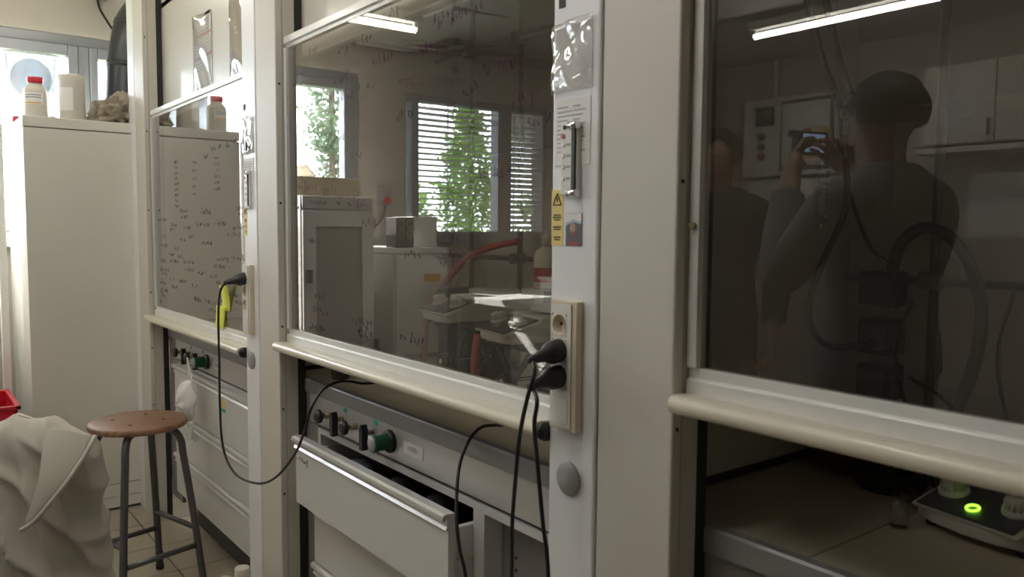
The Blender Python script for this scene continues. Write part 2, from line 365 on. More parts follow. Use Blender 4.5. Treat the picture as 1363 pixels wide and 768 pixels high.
# ------------------------------------------------------------------ outside: ground and trees
struct(sbox('outside_ground', 'outside_ground', -90, -6, -70, 50, -4.2, -4.0))
def tree(name, label, loc, top, rfun, z0, n, leaf, lm, grp=None, seed=1):
    rr = random.Random(seed); t = thing(name, label, 'tree', loc, grp)
    tr = MB().tube(curve([(loc[0], loc[1], loc[2]), (loc[0] + .1, loc[1] + .05, (loc[2] + top) / 2), (loc[0], loc[1], top - .4)], 5), .1, 8, True, None)
    k = len(tr.v); tr.build('trunk', 'bark', t)
    br = MB()
    for i in range(26):
        z = z0 + (top - z0) * (.05 + .85 * rr.random()); a = rr.random() * 6.28; r = rfun((z - z0) / (top - z0)) * .8
        br.tube([(loc[0], loc[1], z - r * .5), (loc[0] + r * .5 * math.cos(a), loc[1] + r * .5 * math.sin(a), z - r * .1), (loc[0] + r * math.cos(a), loc[1] + r * math.sin(a), z + .1)], .02, 5)
    br.build('branches', 'bark', t)['kind'] = 'stuff'
    lf = MB(); clumps = []
    for i in range(int(n / 28)):
        h = rr.random(); r = rfun(h) * math.sqrt(.15 + .85 * rr.random()); a = rr.random() * 6.28
        clumps.append((loc[0] + r * math.cos(a), loc[1] + r * math.sin(a), z0 + (top - z0) * h))
    for c in clumps:
        for i in range(28):
            p = Vector((c[0] + rr.gauss(0, .16), c[1] + rr.gauss(0, .16), c[2] + rr.gauss(0, .16)))
            d = Vector((rr.gauss(0, 1), rr.gauss(0, 1), rr.gauss(0, .7) - .3)).normalized(); e = d.orthogonal().normalized(); e = Matrix.Rotation(rr.random() * 6.28, 3, d) @ e
            s1 = leaf * (.6 + .8 * rr.random()); g = d.cross(e)
            lf.add([p, p + d * s1 * .5 + e * s1 * .3, p + d * s1, p + d * s1 * .5 - e * s1 * .3 + g * s1 * .08], [(0, 1, 2), (0, 2, 3)])
    o = lf.build('foliage', lm, t, recalc=False); o['kind'] = 'stuff'
    return t
tree('poplar_tree', 'pale grey-green airy poplar mirrored beside the unshaded window', (-22, -8.45, -4), 6.4, lambda h: 1.25 * (1 - h * .55) * (.55 + .45 * math.sin(h * 17)) + .2, -3, 4600, .17, 'leaf_grey', seed=3)
tree('conifer_tree', 'tall pointed green tree mirrored behind the slatted blind', (-22, -13.3, -4), 5.7, lambda h: 2.05 * (1 - h) ** .9 + .10, -3, 9000, .17, 'leaf_green', seed=5)
tree('garden_bush', 'low leafy bush left of the pointed tree behind the blind', (-21, -10.3, -4), 2.3, lambda h: 1.5 * math.sqrt(max(0, 1 - h * h)) + .1, -3, 4500, .17, 'leaf_green', seed=8)
tree('garden_bush', 'low leafy bush right of the pointed tree behind the blind', (-21, -15.4, -4), 2.3, lambda h: 1.6 * math.sqrt(max(0, 1 - h * h)) + .1, -3, 4500, .17, 'leaf_green', seed=9)
# ------------------------------------------------------------------ fume hoods
XR = [-3.771, -2.270, -.7717, .727]      # right edge of each service column
CW = .275; YF = .89; YP = .97; ZW = .862; YBK = 1.58
COLLAB = ['cream service column beside the tall white cabinet', 'cream service column with one black plug between first and middle hood',
          'cream service column with two black plugs right of the middle hood', 'cream service column closing the dark hood on the right']
def column(i):
    xr = XR[i]; xl = xr - CW
    t = thing('service_column', COLLAB[i], 'column', (xl + CW / 2, .95, 0), 'service columns between the fume hoods')
    b = MB(); b.box(xl + .002, xr - .006, YF + .006, .947, 0, ZC); b.build('post', 'gasket', t)
    MB().box(xl, xl + .113, YF - .001, YF + .04, .0, ZC).build('service_panel', 'white_panel', t, .0045)
    cv = MB().box(xl + .118, xr, YF, .911, .0, ZC).build('cover_panel', 'column_cream', t, .004, 3)
    MB().box(xr - .09, xr, .9115, .947, .0, ZC).build('inner_jamb', 'cream_matte', t, .001)
    MB().box(xr - .10, xr, .947, .97, .0, ZC).build('gasket', 'gasket', t)
    if i < 3:
        for z in (.15, .52, .775, 1.02, 1.38, 1.72, 2.12):
            MB().cyl((xr - .001, .900, z), (xr + .0012, .900, z), .0034, n=10).build('screw', 'dark', t)
    else:
        MB().box(xl + .002, xl + .1, .9115, .97, 0, ZC).build('inner_jamb', 'cream_matte', t)
    return t, xl, xr
def socket_block(t, xl, plugs):
    x0, x1, z0, z1 = xl + .018, xl + .083, .977, 1.193; y = YF - .001
    fr = MB().box(x0, x1, y - .0035, y, z0, z1).box(x0, x0 + .0044, y - .015, y - .0036, z0, z1).box(x1 - .0109, x1, y - .015, y - .0036, z0, z1).box(x0 + .0045, x1 - .011, y - .015, y - .0036, z0, z0 + .0059).box(x0 + .0045, x1 - .011, y - .015, y - .0036, z1 - .0059, z1).build('socket_block', 'socket_beige', t, .0012)
    cx = x0 + .026; hs = .0185; zs = (1.153, 1.111, 1.067); pl = MB()
    pl.box(x0 + .0045, cx - hs, y - .0175, y - .0145, z0 + .006, z1 - .006); pl.box(cx + hs, x1 - .011, y - .0175, y - .0145, z0 + .006, z1 - .006)
    edges = [z0 + .006] + [v for z in reversed(zs) for v in (z - hs, z + hs)] + [z1 - .006]
    for a, b in zip(edges[0::2], edges[1::2]): pl.box(cx - hs, cx + hs, y - .0175, y - .0145, a, b)
    for z in zs:      # square surround with a round opening for each outlet
        n = 24; vs = []
        for k in range(n):
            a = 2 * math.pi * (k + .5) / n; c_, s_ = math.cos(a), math.sin(a); q = hs / max(abs(c_), abs(s_))
            vs += [(cx + q * c_, y - .0175, z + q * s_), (cx + .0165 * c_, y - .0175, z + .0165 * s_)]
        pl.add(vs, [(2 * k, 2 * ((k + 1) % n), 2 * ((k + 1) % n) + 1, 2 * k + 1) for k in range(n)])
    pl.build('face_plate', 'socket_white', fr)
    MB().box(x0 + .009, x1 - .016, y - .0185, y - .017, z0 + .012, z0 + .052).build('blank_cover', 'socket_white', fr, .001)
    for k, z in enumerate((1.153, 1.111, 1.067)):
        cx = x0 + .026
        MB().lathe([(.0185, -.0180), (.0170, -.0186), (.0163, -.0175), (.0158, -.0045), (.0001, -.0045)], (cx, y, z), 22, 'y').build('socket_cup', 'socket_beige', fr)
        for dx in (-.0095, .0095):
            MB().cyl((cx + dx, y - .0044, z), (cx + dx, y - .0056, z), .0026, n=8).build('socket_hole', 'dark', fr)
    return x0 + .026
cols = []
for i in range(4):
    t, xl, xr = column(i); cols.append((t, xl, xr))
    if i in (1, 2):
        sx = socket_block(t, xl, 2)
        y = YF - .001
        # round grey blanking disc low on the panel
        d = MB().lathe([(.0001, -.006), (.026, -.006), (.0285, -.004), (.0285, 0)], (xl + .054, y, .893), 30, 'y').build('blanking_disc', 'grey_disc', t)
        # airflow monitor: chrome caps, dark slot, little lamps
        mo = MB().box(xl + .031, xl + .073, y - .009, y, 1.366, 1.482).build('airflow_monitor', 'socket_white', t, .002)
        MB().box(xl + .061, xl + .070, y - .0125, y - .0085, 1.374, 1.474).build('dark_slot', 'black_plastic', mo, .001)
        for z in (1.369, 1.478):
            MB().cyl((xl + .053, y - .0105, z), (xl + .075, y - .0105, z), .006, n=12).build('chrome_cap', 'chrome', mo)
        for k, z in enumerate((1.462, 1.448, 1.430, 1.412, 1.393)):
            MB().cyl((xl + .038, y - .0085, z), (xl + .038, y - .0105, z), .0042, n=12).build('indicator_lamp', 'led_red' if k == 0 else 'paper', mo)
            if k: MB().box(xl + .046, xl + .056, y - .0094, y - .0088, z - .002, z + .002).build('symbol', 'print_grey', mo)
        MB().cyl((xl + .042, y - .0085, 1.476), (xl + .042, y - .010, 1.476), .004, n=12).build('sensor_hole', 'dark', mo)
        # yellow warning sticker with triangle and lines of print
        st = MB().box(xl + .001, xl + .030, y - .0006, y, 1.283, 1.376).build('warning_sticker', 'yellow_sticker', t)
        cxs, czs = xl + .0155, 1.359
        tri = MB()
        P3 = [Vector((cxs - .0105, 0, czs - .008)), Vector((cxs + .0105, 0, czs - .008)), Vector((cxs, 0, czs + .011))]
        for k in range(3):
            a, b = P3[k], P3[(k + 1) % 3]; tri.cyl((a.x, y - .0009, a.z), (b.x, y - .0009, b.z), .0010, n=6)
        tri.cyl((cxs, y - .0009, czs - .004), (cxs, y - .0009, czs + .004), .0010, n=6)
        tri.build('warning_triangle', 'ink', st)
        for z, wd in ((1.334, .018), (1.330, .022), (1.326, .016), (1.314, .02), (1.310, .017), (1.297, .018), (1.293, .014)):
            MB().box(cxs - wd / 2, cxs + wd / 2, y - .0009, y - .0006, z - .0011, z + .0011).build('print_line', 'ink_faint', st)
        # instruction paper above the monitor
        pp = MB().box(xl + .008, xl + .094, y - .0012, y - .0002, 1.415, 1.522).build('instruction_paper', 'paper', t)
        for k in range(11):
            z = 1.510 - k * .0072
            for (a, b) in ((.014, .04 + .01 * ((k * 7) % 3)), (.052, .07 + .006 * ((k * 5) % 3))):
                MB().box(xl + a, xl + b, y - .0016, y - .0012, z - .0010, z + .0010).build('print_line', 'print_grey', pp)
        # crumpled clear sleeve
        g = MB(); nx, nz = 12, 12; vs = []
        for a in range(nx + 1):
            for c in range(nz + 1):
                u, v = a / nx, c / nz
                bump_ = .004 + .005 * abs(math.sin(5 * u + 3 * v + i)) * math.sin(math.pi * u) + .003 * math.sin(9 * v - 4 * u) * math.sin(math.pi * v)
                vs.append((xl + .003 + .098 * u, y - .001 - bump_, 1.532 + .112 * v + .006 * u))
        g.add(vs, [(a * (nz + 1) + c, (a + 1) * (nz + 1) + c, (a + 1) * (nz + 1) + c + 1, a * (nz + 1) + c + 1) for a in range(nx) for c in range(nz)], True)
        so = g.build('plastic_sleeve', 'clear_sheet', t); so.modifiers.new('solid', 'SOLIDIFY').thickness = .0006
        MB().box(xl + .008, xl + .096, y - .0009, y - .0002, 1.536, 1.640).build('sleeve_paper', 'paper', t)
        MB().box(xl + .014, xl + .030, y - .0009, y, 1.672, 1.69).build('inventory_tag', 'ink_faint', t)
        if i == 2:   # small snapshot print
            ph = MB().box(xl + .038, xl + .077, y - .0012, y, 1.283, 1.337).build('snapshot', 'photo_dark', t)
            MB().box(xl + .0385, xl + .0765, y - .0016, y - .0012, 1.322, 1.3365).build('pale_top', 'paper', ph)
            MB().prism([(xl + .0385, 1.316), (xl + .0385, 1.321), (xl + .057, 1.3265), (xl + .0765, 1.323), (xl + .0765, 1.319), (xl + .057, 1.322)], 'y', y - .0019, y - .0012).build('blue_band', 'photo_blue', ph)
            MB().sphere((xl + .056, y - .0012, 1.313), .008, 14, 8, (1, .06, 1)).build('face_blur', 'photo_skin', ph)
            MB().sphere((xl + .057, y - .0013, 1.304), .005, 12, 8, (1, .06, .7)).build('red_blur', 'photo_red', ph)
            MB().box(xl + .045, xl + .07, y - .0016, y - .0012, 1.2835, 1.290).build('red_strip', 'photo_red', ph)
        else:
            MB().box(xl + .04, xl + .062, y - .012, y, 1.545, 1.57).build('black_catch', 'black_plastic', t, .002)
HOODLAB = ['fume hood beside the tall white cabinet, glass scribbled with black marker', 'middle fume hood with mirrored window blinds in its glass',
           'dark fume hood on the right with a lit green stirrer ring inside']
SASHZ = [(.919, 1.808), (.972, 1.853), (1.070, 1.951)]
def ribbon(mb, pts, wd, y):
    for (a, b) in zip(pts[:-1], pts[1:]):
        d = Vector((b[0] - a[0], 0, b[1] - a[1]))
        if d.length < 1e-5: continue
        d.normalize(); n = Vector((-d.z, 0, d.x)) * wd / 2; e = d * wd * .3
        A = Vector((a[0], y, a[1])) - e; B = Vector((b[0], y, b[1])) + e
        mb.add([A - n, B - n, B + n, A + n], [(0, 1, 2, 3)])
def scribble(mb, x, z, length, h, wd, y, rr, slope=0):
    # a word-like run of marker strokes
    px_ = x
    while px_ < x + length:
        ch = h * (.6 + .6 * rr.random()); k = rr.randint(2, 4); pts = []
        for q in range(k + 1): pts.append((px_ + ch * .55 * rr.random(), z + (px_ - x) * slope + ch * (rr.random() - .3)))
        ribbon(mb, pts, wd, y); px_ += ch * (.55 + .35 * rr.random())
        if rr.random() < .14: px_ += ch * .8
hoods = []
for i in range(3):
    xr = XR[i]; x0 = xr; x1 = XR[i + 1] - CW; xi0 = xr - .13; xi1 = XR[i + 1] - .160
    t = thing('fume_hood', HOODLAB[i], 'fume hood', ((x0 + x1) / 2, 1.2, ZW), 'fume hoods in a row'); hoods.append(t)
    # liner
    MB().box(xi0 - .012, xi0, YP, YBK + .02, ZW - .02, 2.25).build('side_liner', 'liner', t)
    MB().box(xi1, xi1 + .012, YP, YBK + .02, ZW - .02, 2.25).build('side_liner', 'liner', t)
    MB().box(xi0 - .012, xi1 + .012, YBK, YBK + .02, ZW - .02, 2.25).build('back_liner', 'liner', t)
    MB().box(xi0 - .012, xi1 + .012, YP, YBK + .02, 2.25, 2.27).build('top_liner', 'liner_pale', t)
    # slot baffle in front of the back wall, and a lamp housing up top (unlit)
    MB().box(xi0 + .10, xi1 - .10, YBK - .03, YBK - .022, 1.02, 1.55).build('baffle', 'liner', t, .002)
    MB().prism([(1.20, 2.25), (1.20, 2.16), (1.24, 2.12), (1.34, 2.12), (1.38, 2.16), (1.38, 2.25)], 'x', xi0 + .15, xi1 - .15).build('lamp_housing', 'duct_steel', t)
    # fascia over the sash
    fa = MB().box(x0 - .005, x1 + .005, YP, YP + .018, 1.80 if i else 1.775, ZC).build('fascia_panel', 'cream', t)
    MB().box(x0 + .0, x1 - .0, YP - .004, YP, 2.30, 2.305).build('fascia_seam', 'dark', fa)
    # sash
    zb, zt = SASHZ[i]; sx0, sx1 = x0 + .004, x1 - .004; ya, yb = .9125, .9345; sw = .017
    fr = MB()
    fr.box(sx0, sx0 + sw, ya, yb, zb + .0416, zt - .0321); fr.box(sx1 - sw, sx1, ya, yb, zb + .0416, zt - .0321)
    fr.prism([(ya, zt - .020), (ya, zt - .002), (ya + .002, zt), (yb, zt), (yb, zt - .032), (ya + .007, zt - .032), (ya + .007, zt - .022)], 'x', sx0 + sw * 0, sx1)
    fr.prism([(ya, zb), (ya, zb + .024), (ya + .0015, zb + .0255), (ya + .006, zb + .0265), (ya + .006, zb + .0415), (yb, zb + .0415), (yb, zb)], 'x', sx0, sx1)
    sash = fr.build('sash_frame', 'sash_white', t, .0009, 2); sash['label'] = 'pale aluminium sliding sash frame'
    MB().box(sx0 + sw - .004, sx1 - sw + .004, .9215, .9255, zb + .038, zt - .030).build('glass_pane', 'sash_glass', sash)
    MB().box(sx0 + sw, sx0 + sw + .0025, .9195, .9215, zb + .04, zt - .032).build('seal_strip', 'alu', sash)
    # pull bar
    hz = zb - .020
    prof = [(.9124, hz + .003), (.9124, hz + .0225), (.911, hz + .0235), (.900, hz + .0255), (.882, hz + .0265)]
    for k in range(9):
        a = rad(90 + k * 20); prof.append((.877 + .0132 * math.cos(a), hz + .0132 + .0132 * math.sin(a)))
    prof += [(.900, hz + .001)]
    MB().prism(prof, 'x', x0 + .012, x1 - .014, True).build('pull_bar', 'handle_cream', sash).data.set_sharp_from_angle(angle=rad(50))
    MB().lathe([(.0001, 0), (.012, 0), (.0165, .004), (.0165, .014), (.0001, .014)], (x1 - .014, .884, hz + .010), 20, 'x').build('end_stop', 'black_plastic', sash)
    MB().cyl((x1 - .014, .9125, zb + .018), (x1 - .004, .9125, zb + .018), .008, n=14).build('end_stop', 'black_plastic', sash)
    if i == 2: MB().cyl((sx0 + .008, .9125, 1.317), (sx0 + .008, .906, 1.317), .0055, n=14).build('sash_screw', 'brass', sash)
    # worktop: front edge strip and separate slabs
    MB().prism([(YP - .003, .822), (YP - .003, ZW - .004), (YP, ZW), (YP + .016, ZW), (YP + .016, .822)], 'x', x0 - .01, x1 + .01).build('worktop_edge', 'edge_grey', t)
    ns = 5; step = (xi1 - xi0) / ns
    jx = [xi0, -2.22, -1.92, -1.62, -1.32, -1.02, xi1] if i == 1 else [xi0 + step * k for k in range(ns)] + [xi1]
    for a, b in zip(jx[:-1], jx[1:]):
        MB().box(a + .001, b - .001, YP + .0165, YBK, ZW - .025, ZW - .001).build('worktop_slab', 'worktop_tile', t, .0008, 1)
    MB().box(xi0, xi1, YP + .02, YBK, ZW - .06, ZW - .026).build('worktop_base', 'dark', t)
    MB().box(xi0, xi0 + .006, YP + .02, YBK, ZW - .001, ZW + .012).build('joint_seal', 'dark', t)
    # service strip under the worktop edge
    px0 = x0 + (.03 if i == 1 else .11); px1 = x1 + .01
    MB().box(x0 - .01, (-3.622, -2.187, -.662)[i], YP + .004, YP + .02, .10, .7325).build('side_filler', 'bay_grey', t)
    MB().box(x0 - .01, px0 - .0005, YP + .004, YP + .02, .7326, .8215).build('strip_end_filler', 'bay_grey', t)
    sp = MB().box(px0, px1, YP, YP + .02, .737, .8215).build('service_strip', 'service_steel', t, .001)
    MB().box(px0, px1, YP + .003, YP + .02, .733, .7365).build('strip_shadow_gap', 'dark', t)
    # valves
    if i < 2:
        vx = [xr + d for d in ((.17, .25, .33, .425, .52) if i == 1 else (.235, .32, .40, .48, .555))]; vz = .781
        def valve(x, big):
            v = MB().cyl((x, YP, vz), (x, YP - .018, vz), .0095, n=14)
            v.cyl((x, YP - .018, vz), (x, YP - .026, vz), .0055, n=12); v = v.build('valve_stem', 'brass', t)
            MB().lathe([(.0001, -.046), (.012, -.046), (.0185, -.042), (.0200, -.036), (.0185, -.030), (.012, -.026), (.0001, -.026)], (x, YP, vz), 18, 'y').build('round_knob', 'black_plastic', v)
        def lever(x):
            v = MB().cyl((x, YP, vz + .004), (x, YP - .018, vz + .004), .0075, n=14).build('valve_stem', 'brass', t)
            MB().prism([(x - .0085, vz - .040), (x + .0085, vz - .040), (x + .0095, vz + .012), (x + .003, vz + .026), (x - .003, vz + .026), (x - .0095, vz + .012)], 'y', YP - .036, YP - .018).build('lever_knob', 'black_plastic', v, .0015)
            MB().box(x + .006, x + .026, YP - .0008, YP, .806, .8185).build('valve_mark', 'teal_mark', t)
        def nozzle(x):
            v = MB().lathe([(.0001, -.012), (.026, -.012), (.029, -.008), (.029, 0)], (x, YP, vz), 24, 'y').build('outlet_flange', 'black_plastic', t)
            MB().lathe([(.0001, -.054), (.021, -.054), (.022, -.049), (.0195, -.034), (.0215, -.012)], (x, YP, vz), 20, 'y').build('outlet_body', 'green_plastic', v)
            MB().lathe([(.0001, -.0552), (.019, -.0548), (.0205, -.052)], (x, YP, vz), 20, 'y').build('outlet_cap', 'grey_disc', v)
        valve(vx[0], 1); lever(vx[1]); valve(vx[2], 1); lever(vx[3]); nozzle(vx[4])
        MB().box(vx[0] + .024, vx[0] + .040, YP - .004, YP, vz - .003, vz + .006).build('valve_mark', 'red_mark', t)
        lx = vx[4] + (.065 if i == 1 else .075)
        lb = MB().box(lx, lx + .09, YP - .0016, YP, .766, .797).build('name_plate', 'socket_white', t, .0006)
        for k, h in enumerate((.006, .012, .014, .013, .014, .006)):
            MB().box(lx + .022 + k * .0085, lx + .026 + k * .0085, YP - .0022, YP - .0016, .783 - h * .5, .783 + h * .5).build('plate_print', 'print_grey', lb)
# marker writing on the sash glass
rr = random.Random(21)
def writing(i, mname, items):
    mb = MB()
    for it in items: scribble(mb, *it, rr)
    o = mb.build('marker_writing', mname, hoods[i], recalc=False); o['kind'] = 'stuff'; return o
gy = .9212
it1 = []
for k in range(9): it1.append((-3.44, 1.565 - k * .022, .05, .014, .0024, gy))
for k in range(5): it1.append((-3.2, 1.55 - k * .03, .05, .012, .0018, gy))
for k in range(6): it1.append((-2.93, 1.55 - k * .022, .05, .013, .0022, gy))
for r_ in range(13):
    z = 1.36 - r_ * .030; x = -3.72 + .06 * rr.random()
    while x < -2.66:
        L = .06 + .09 * rr.random()
        if rr.random() < .55: it1.append((x, z + .03 * rr.random(), L, .017, .0025, gy))
        x += L + .03 + .06 * rr.random()
for k in range(6): it1.append((-3.05 + .08 * k, 1.60 - .05 * rr.random(), .05, .02, .0028, gy))
writing(0, 'ink_faint', it1)
writing(0, 'ink_faint', [(-3.735, .985, .04, .03, .003, gy)])
it2 = []
for k in range(34): it2.append((-2.2 + 1.05 * rr.random(), 1.35 + .44 * rr.random(), .05 + .06 * rr.random(), .026, .0030, gy))
for k in range(10): it2.append((-2.2 + 1.05 * rr.random(), 1.06 + .28 * rr.random(), .04 + .05 * rr.random(), .024, .0026, gy))
writing(1, 'ink_purple', it2)
writing(1, 'ink', [(-1.83, 1.045, .09, .03, .0034, gy), (-1.83, 1.075, .07, .02, .0024, gy), (-1.62, 1.058, .12, .026, .0036, gy), (-2.11, 1.375, .07, .016, .0030, gy), (-2.20, 1.365, .05, .012, .002, gy), (-2.12, 1.27, .07, .022, .0022, gy), (-2.12, 1.03, .09, .02, .003, gy)])
# ------------------------------------------------------------------ base cabinets under the hoods
def lip(mb, x0, x1, y, z):
    # extruded pull lip along the top of a drawer front
    mb.prism([(y + .018, z), (y + .018, z + .004), (y - .006, z + .006), (y - .013, z + .002), (y - .014, z - .006), (y - .010, z - .011), (y - .007, z - .008), (y - .008, z - .003), (y - .003, z - .002), (y - .002, z - .022), (y - .007, z - .028), (y + .0, z - .031), (y + .018, z - .031)], 'x', x0, x1, False)
def drawer(t, x0, x1, z0, z1, y, depth=.45, box=False):
    f = MB().box(x0, x1, y, y + .018, z0, z1 - .031).build('drawer', 'drawer_grey', t, .001)
    m = MB(); lip(m, x0, x1, y, z1); m.build('pull_lip', 'lip_alu', f)
    if box:
        MB().box(x1 - .028, x1 - .014, y + .018, y + depth, z0 + .02, z1 - .035).build('drawer_side', 'drawer_grey', f)
        MB().box(x0 + .014, x0 + .028, y + .018, y + depth, z0 + .02, z1 - .035).build('drawer_side', 'drawer_grey', f)
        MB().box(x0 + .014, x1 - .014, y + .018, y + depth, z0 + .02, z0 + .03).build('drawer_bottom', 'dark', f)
        MB().box(x0 + .014, x1 - .014, y + depth - .012, y + depth, z0 + .02, z1 - .05).build('drawer_back', 'drawer_grey', f)
        MB().box(x1 - .0145, x1 - .008, y + .03, y + depth, z0 + .085, z0 + .093).build('drawer_runner', 'socket_beige', f)
        MB().box(x1 - .0005, x1 + .0006, y + .004, y + .014, z0 + .02, z0 + .05).build('end_cap', 'dark', f)
    return f
def cabinet(name, label, x0, x1, zt=.728, gapL=None):
    t = thing(name, label, 'cabinet', ((x0 + x1) / 2, 1.2, 0), 'base cabinets under the fume hoods')
    b = MB(); b.box(x0, x0 + .018, YP + .0005, 1.5, .14, zt); b.box(x1 - .018, x1, YP + .0005, 1.5, .14, zt); b.box(x0 + .0182, x1 - .0182, 1.48, 1.5, .14, zt); b.box(x0 + .0182, x1 - .0182, YP + .02, 1.4798, .14, .158)
    b.box(x0 + .0182, x1 - .0182, YP + .0005, YP + .06, zt - .016, zt)
    b.build('carcass', 'drawer_grey', t)
    MB().box(x0 + .02, x1 - .02, YP + .06, 1.45, .0, .1395).build('plinth', 'kick', t)
    return t
c1 = cabinet('drawer_cabinet', 'grey three-drawer cabinet behind the wooden stool', -3.62, -2.60)
for (a, b) in ((.515, .716), (.335, .508), (.16, .328)): drawer(c1, -3.62, -2.60, a, b, YP - .018)
dcl = MB().box(-3.0, -2.955, YP - .0192, YP - .018, .64, .668).build('orange_sticker', 'yellow_sticker', c1)
MB().box(-3.0, -2.955, YP - .0196, YP - .018, .628, .640).build('green_sticker', 'teal_mark', c1)
c2 = cabinet('drawer_cabinet', 'grey drawer cabinet with its top drawer pulled open', -2.185, -1.372)
d = drawer(c2, -2.176, -1.378, .523, .712, .898, .5, True)
drawer(c2, -2.176, -1.378, .335, .508, YP - .018); drawer(c2, -2.176, -1.378, .16, .328, YP - .018)
hw = MB(); r2 = random.Random(4)
scribble(hw, -2.172, .652, .028, .014, .0022, .8972, r2); scribble(hw, -2.140, .648, .05, .022, .0035, .8972, r2)
o = hw.build('handwriting', 'ink', d, recalc=False)
# things lying in the open drawer
for k, (x, z, s) in enumerate(((-1.98, .60, .05), (-1.78, .59, .045), (-1.6, .585, .05))):
    g = thing('drawer_jar', ['pale paper packet inside the open drawer', 'dark round tin inside the open drawer', 'dark brown jar inside the open drawer'][k], 'jar', (x, 1.02, .554), 'things in the open drawer')
    m = ['paper', 'dark', 'rubber'][k]
    MB().lathe([(.001, 0), (s, 0), (s, .07), (s * .8, .085), (s * .8, .1), (.001, .1)], (x, .995 if k == 0 else 1.03, .554), 16).build('body', m, g)
    MB().lathe([(s * .83, .1), (s * .83, .112), (.001, .112)], (x, .995 if k == 0 else 1.03, .554), 16).build('lid', 'dark' if k else 'photo_blue', g)
c3 = thing('open_cabinet', 'open grey undercabinet with shelf pin holes beside the drawers', 'cabinet', (-1.2, 1.2, 0), 'base cabinets under the fume hoods')
b = MB(); b.box(-1.369, -1.347, YP - .002, 1.5, .0, .728); b.box(-1.3468, -1.0302, YP - .002, YP + .044, .712, .728); b.box(-1.03, -1.012, YP, 1.5, 0, .728); b.box(-1.3468, -1.0302, 1.48, 1.5, 0, .728); b.box(-1.3468, -1.0302, YP, 1.479, .12, .1375)
b.build('carcass', 'drawer_grey', c3)
MB().box(-1.346, -1.031, YP + .045, YP + .055, .138, .711).build('inner_panel', 'bay_grey', c3)
for z in (.28, .38, .48, .596, .623):
    MB().cyl((-1.296, YP + .0452, z), (-1.296, YP + .043, z), .0035, n=10).build('pin_hole', 'dark', c3)
c4 = cabinet('drawer_cabinet', 'grey drawer cabinet in deep shade under the right hood', -.66, .40)
for (a, b) in ((.515, .716), (.335, .508), (.16, .328)): drawer(c4, -.66, .40, a, b, YP - .018)
# ------------------------------------------------------------------ plugs and cables
def cord(label, px_, pz_, pts, tail=None):
    t = thing('plug_cable', label, 'cable', (px_, YF - .02, pz_))
    y = YF - .016
    b = MB().lathe([(.0001, .004), (.0185, .004), (.0195, -.003), (.0195, -.018), (.0180, -.025), (.0120, -.034), (.0100, -.042), (.0088, -.050), (.0066, -.062), (.0050, -.068), (.0001, -.068)], (px_, y, pz_), 20, 'y')
    b.xf(Matrix.Translation((px_, y, pz_)) @ Matrix.Rotation(rad(10), 4, 'X') @ Matrix.Translation((-px_, -y, -pz_)))
    pl = b.build('plug', 'black_plastic', t)
    rb = MB()
    for k in range(5): rb.torus((px_, y - .040 - k * .0045, pz_ - .006 - k * .0008), .0085 - k * .0008, .0012, 'y', 16, 6)
    rb.build('strain_relief', 'black_plastic', pl)
    MB().tube(curve([(px_, y - .060, pz_ - .0105)] + pts, 6), .0036, 10).build('cable', 'cable_black', t)
    return t
sx2 = XR[1] - CW + .044; sx3 = XR[2] - CW + .044
cord('black power cord looping from the far column onto the middle worktop', sx2, 1.150, [(-2.50, .800, 1.122), (-2.525, .80, 1.085), (-2.552, .805, 1.009), (-2.566, .81, .888), (-2.574, .812, .742), (-2.56, .815, .61), (-2.48, .825, .543), (-2.313, .835, .553), (-2.204, .850, .597), (-2.095, .860, .684), (-2.035, .864, .76), (-2.005, .87, .826), (-2.010, .905, .872), (-2.02, .955, .889), (-2.03, 1.0, .884), (-2.036, 1.05, .872), (-2.06, 1.17, .8665), (-2.09, 1.30, .866)])
cord('upper black power cord hanging straight from the near column', sx3, 1.111, [(-.985, .805, 1.083), (-1.002, .805, 1.04), (-1.030, .812, .973), (-1.052, .82, .883), (-1.066, .825, .801), (-1.073, .83, .708), (-1.078, .83, .5), (-1.08, .835, .25), (-1.10, .80, .02), (-1.18, .74, .0045), (-1.3, .7, .0045)])
cord('lower black power cord hanging straight from the near column', sx3, 1.068, [(-.972, .80, 1.040), (-.978, .80, 1.0), (-.982, .81, .94), (-.979, .82, .84), (-.969, .825, .745), (-.965, .825, .5), (-.965, .82, .25), (-.95, .79, .02), (-.88, .74, .0045), (-.8, .7, .0045)])
wc = thing('worktop_cable', 'black cable hanging over the middle worktop edge in front of open drawer', 'cable', (-1.38, .95, ZW))
MB().tube(curve([(-1.62, 1.34, .866), (-1.5, 1.2, .866), (-1.425, 1.08, .872), (-1.392, 1.03, .884), (-1.382, .985, .888), (-1.374, .948, .868), (-1.362, .915, .82), (-1.328, .885, .742), (-1.297, .872, .678), (-1.271, .872, .61), (-1.25, .87, .4), (-1.24, .86, .2), (-1.22, .8, .03), (-1.15, .7, .0045), (-1.05, .65, .0045)], 6), .0036, 10).build('cable', 'cable_black', wc)
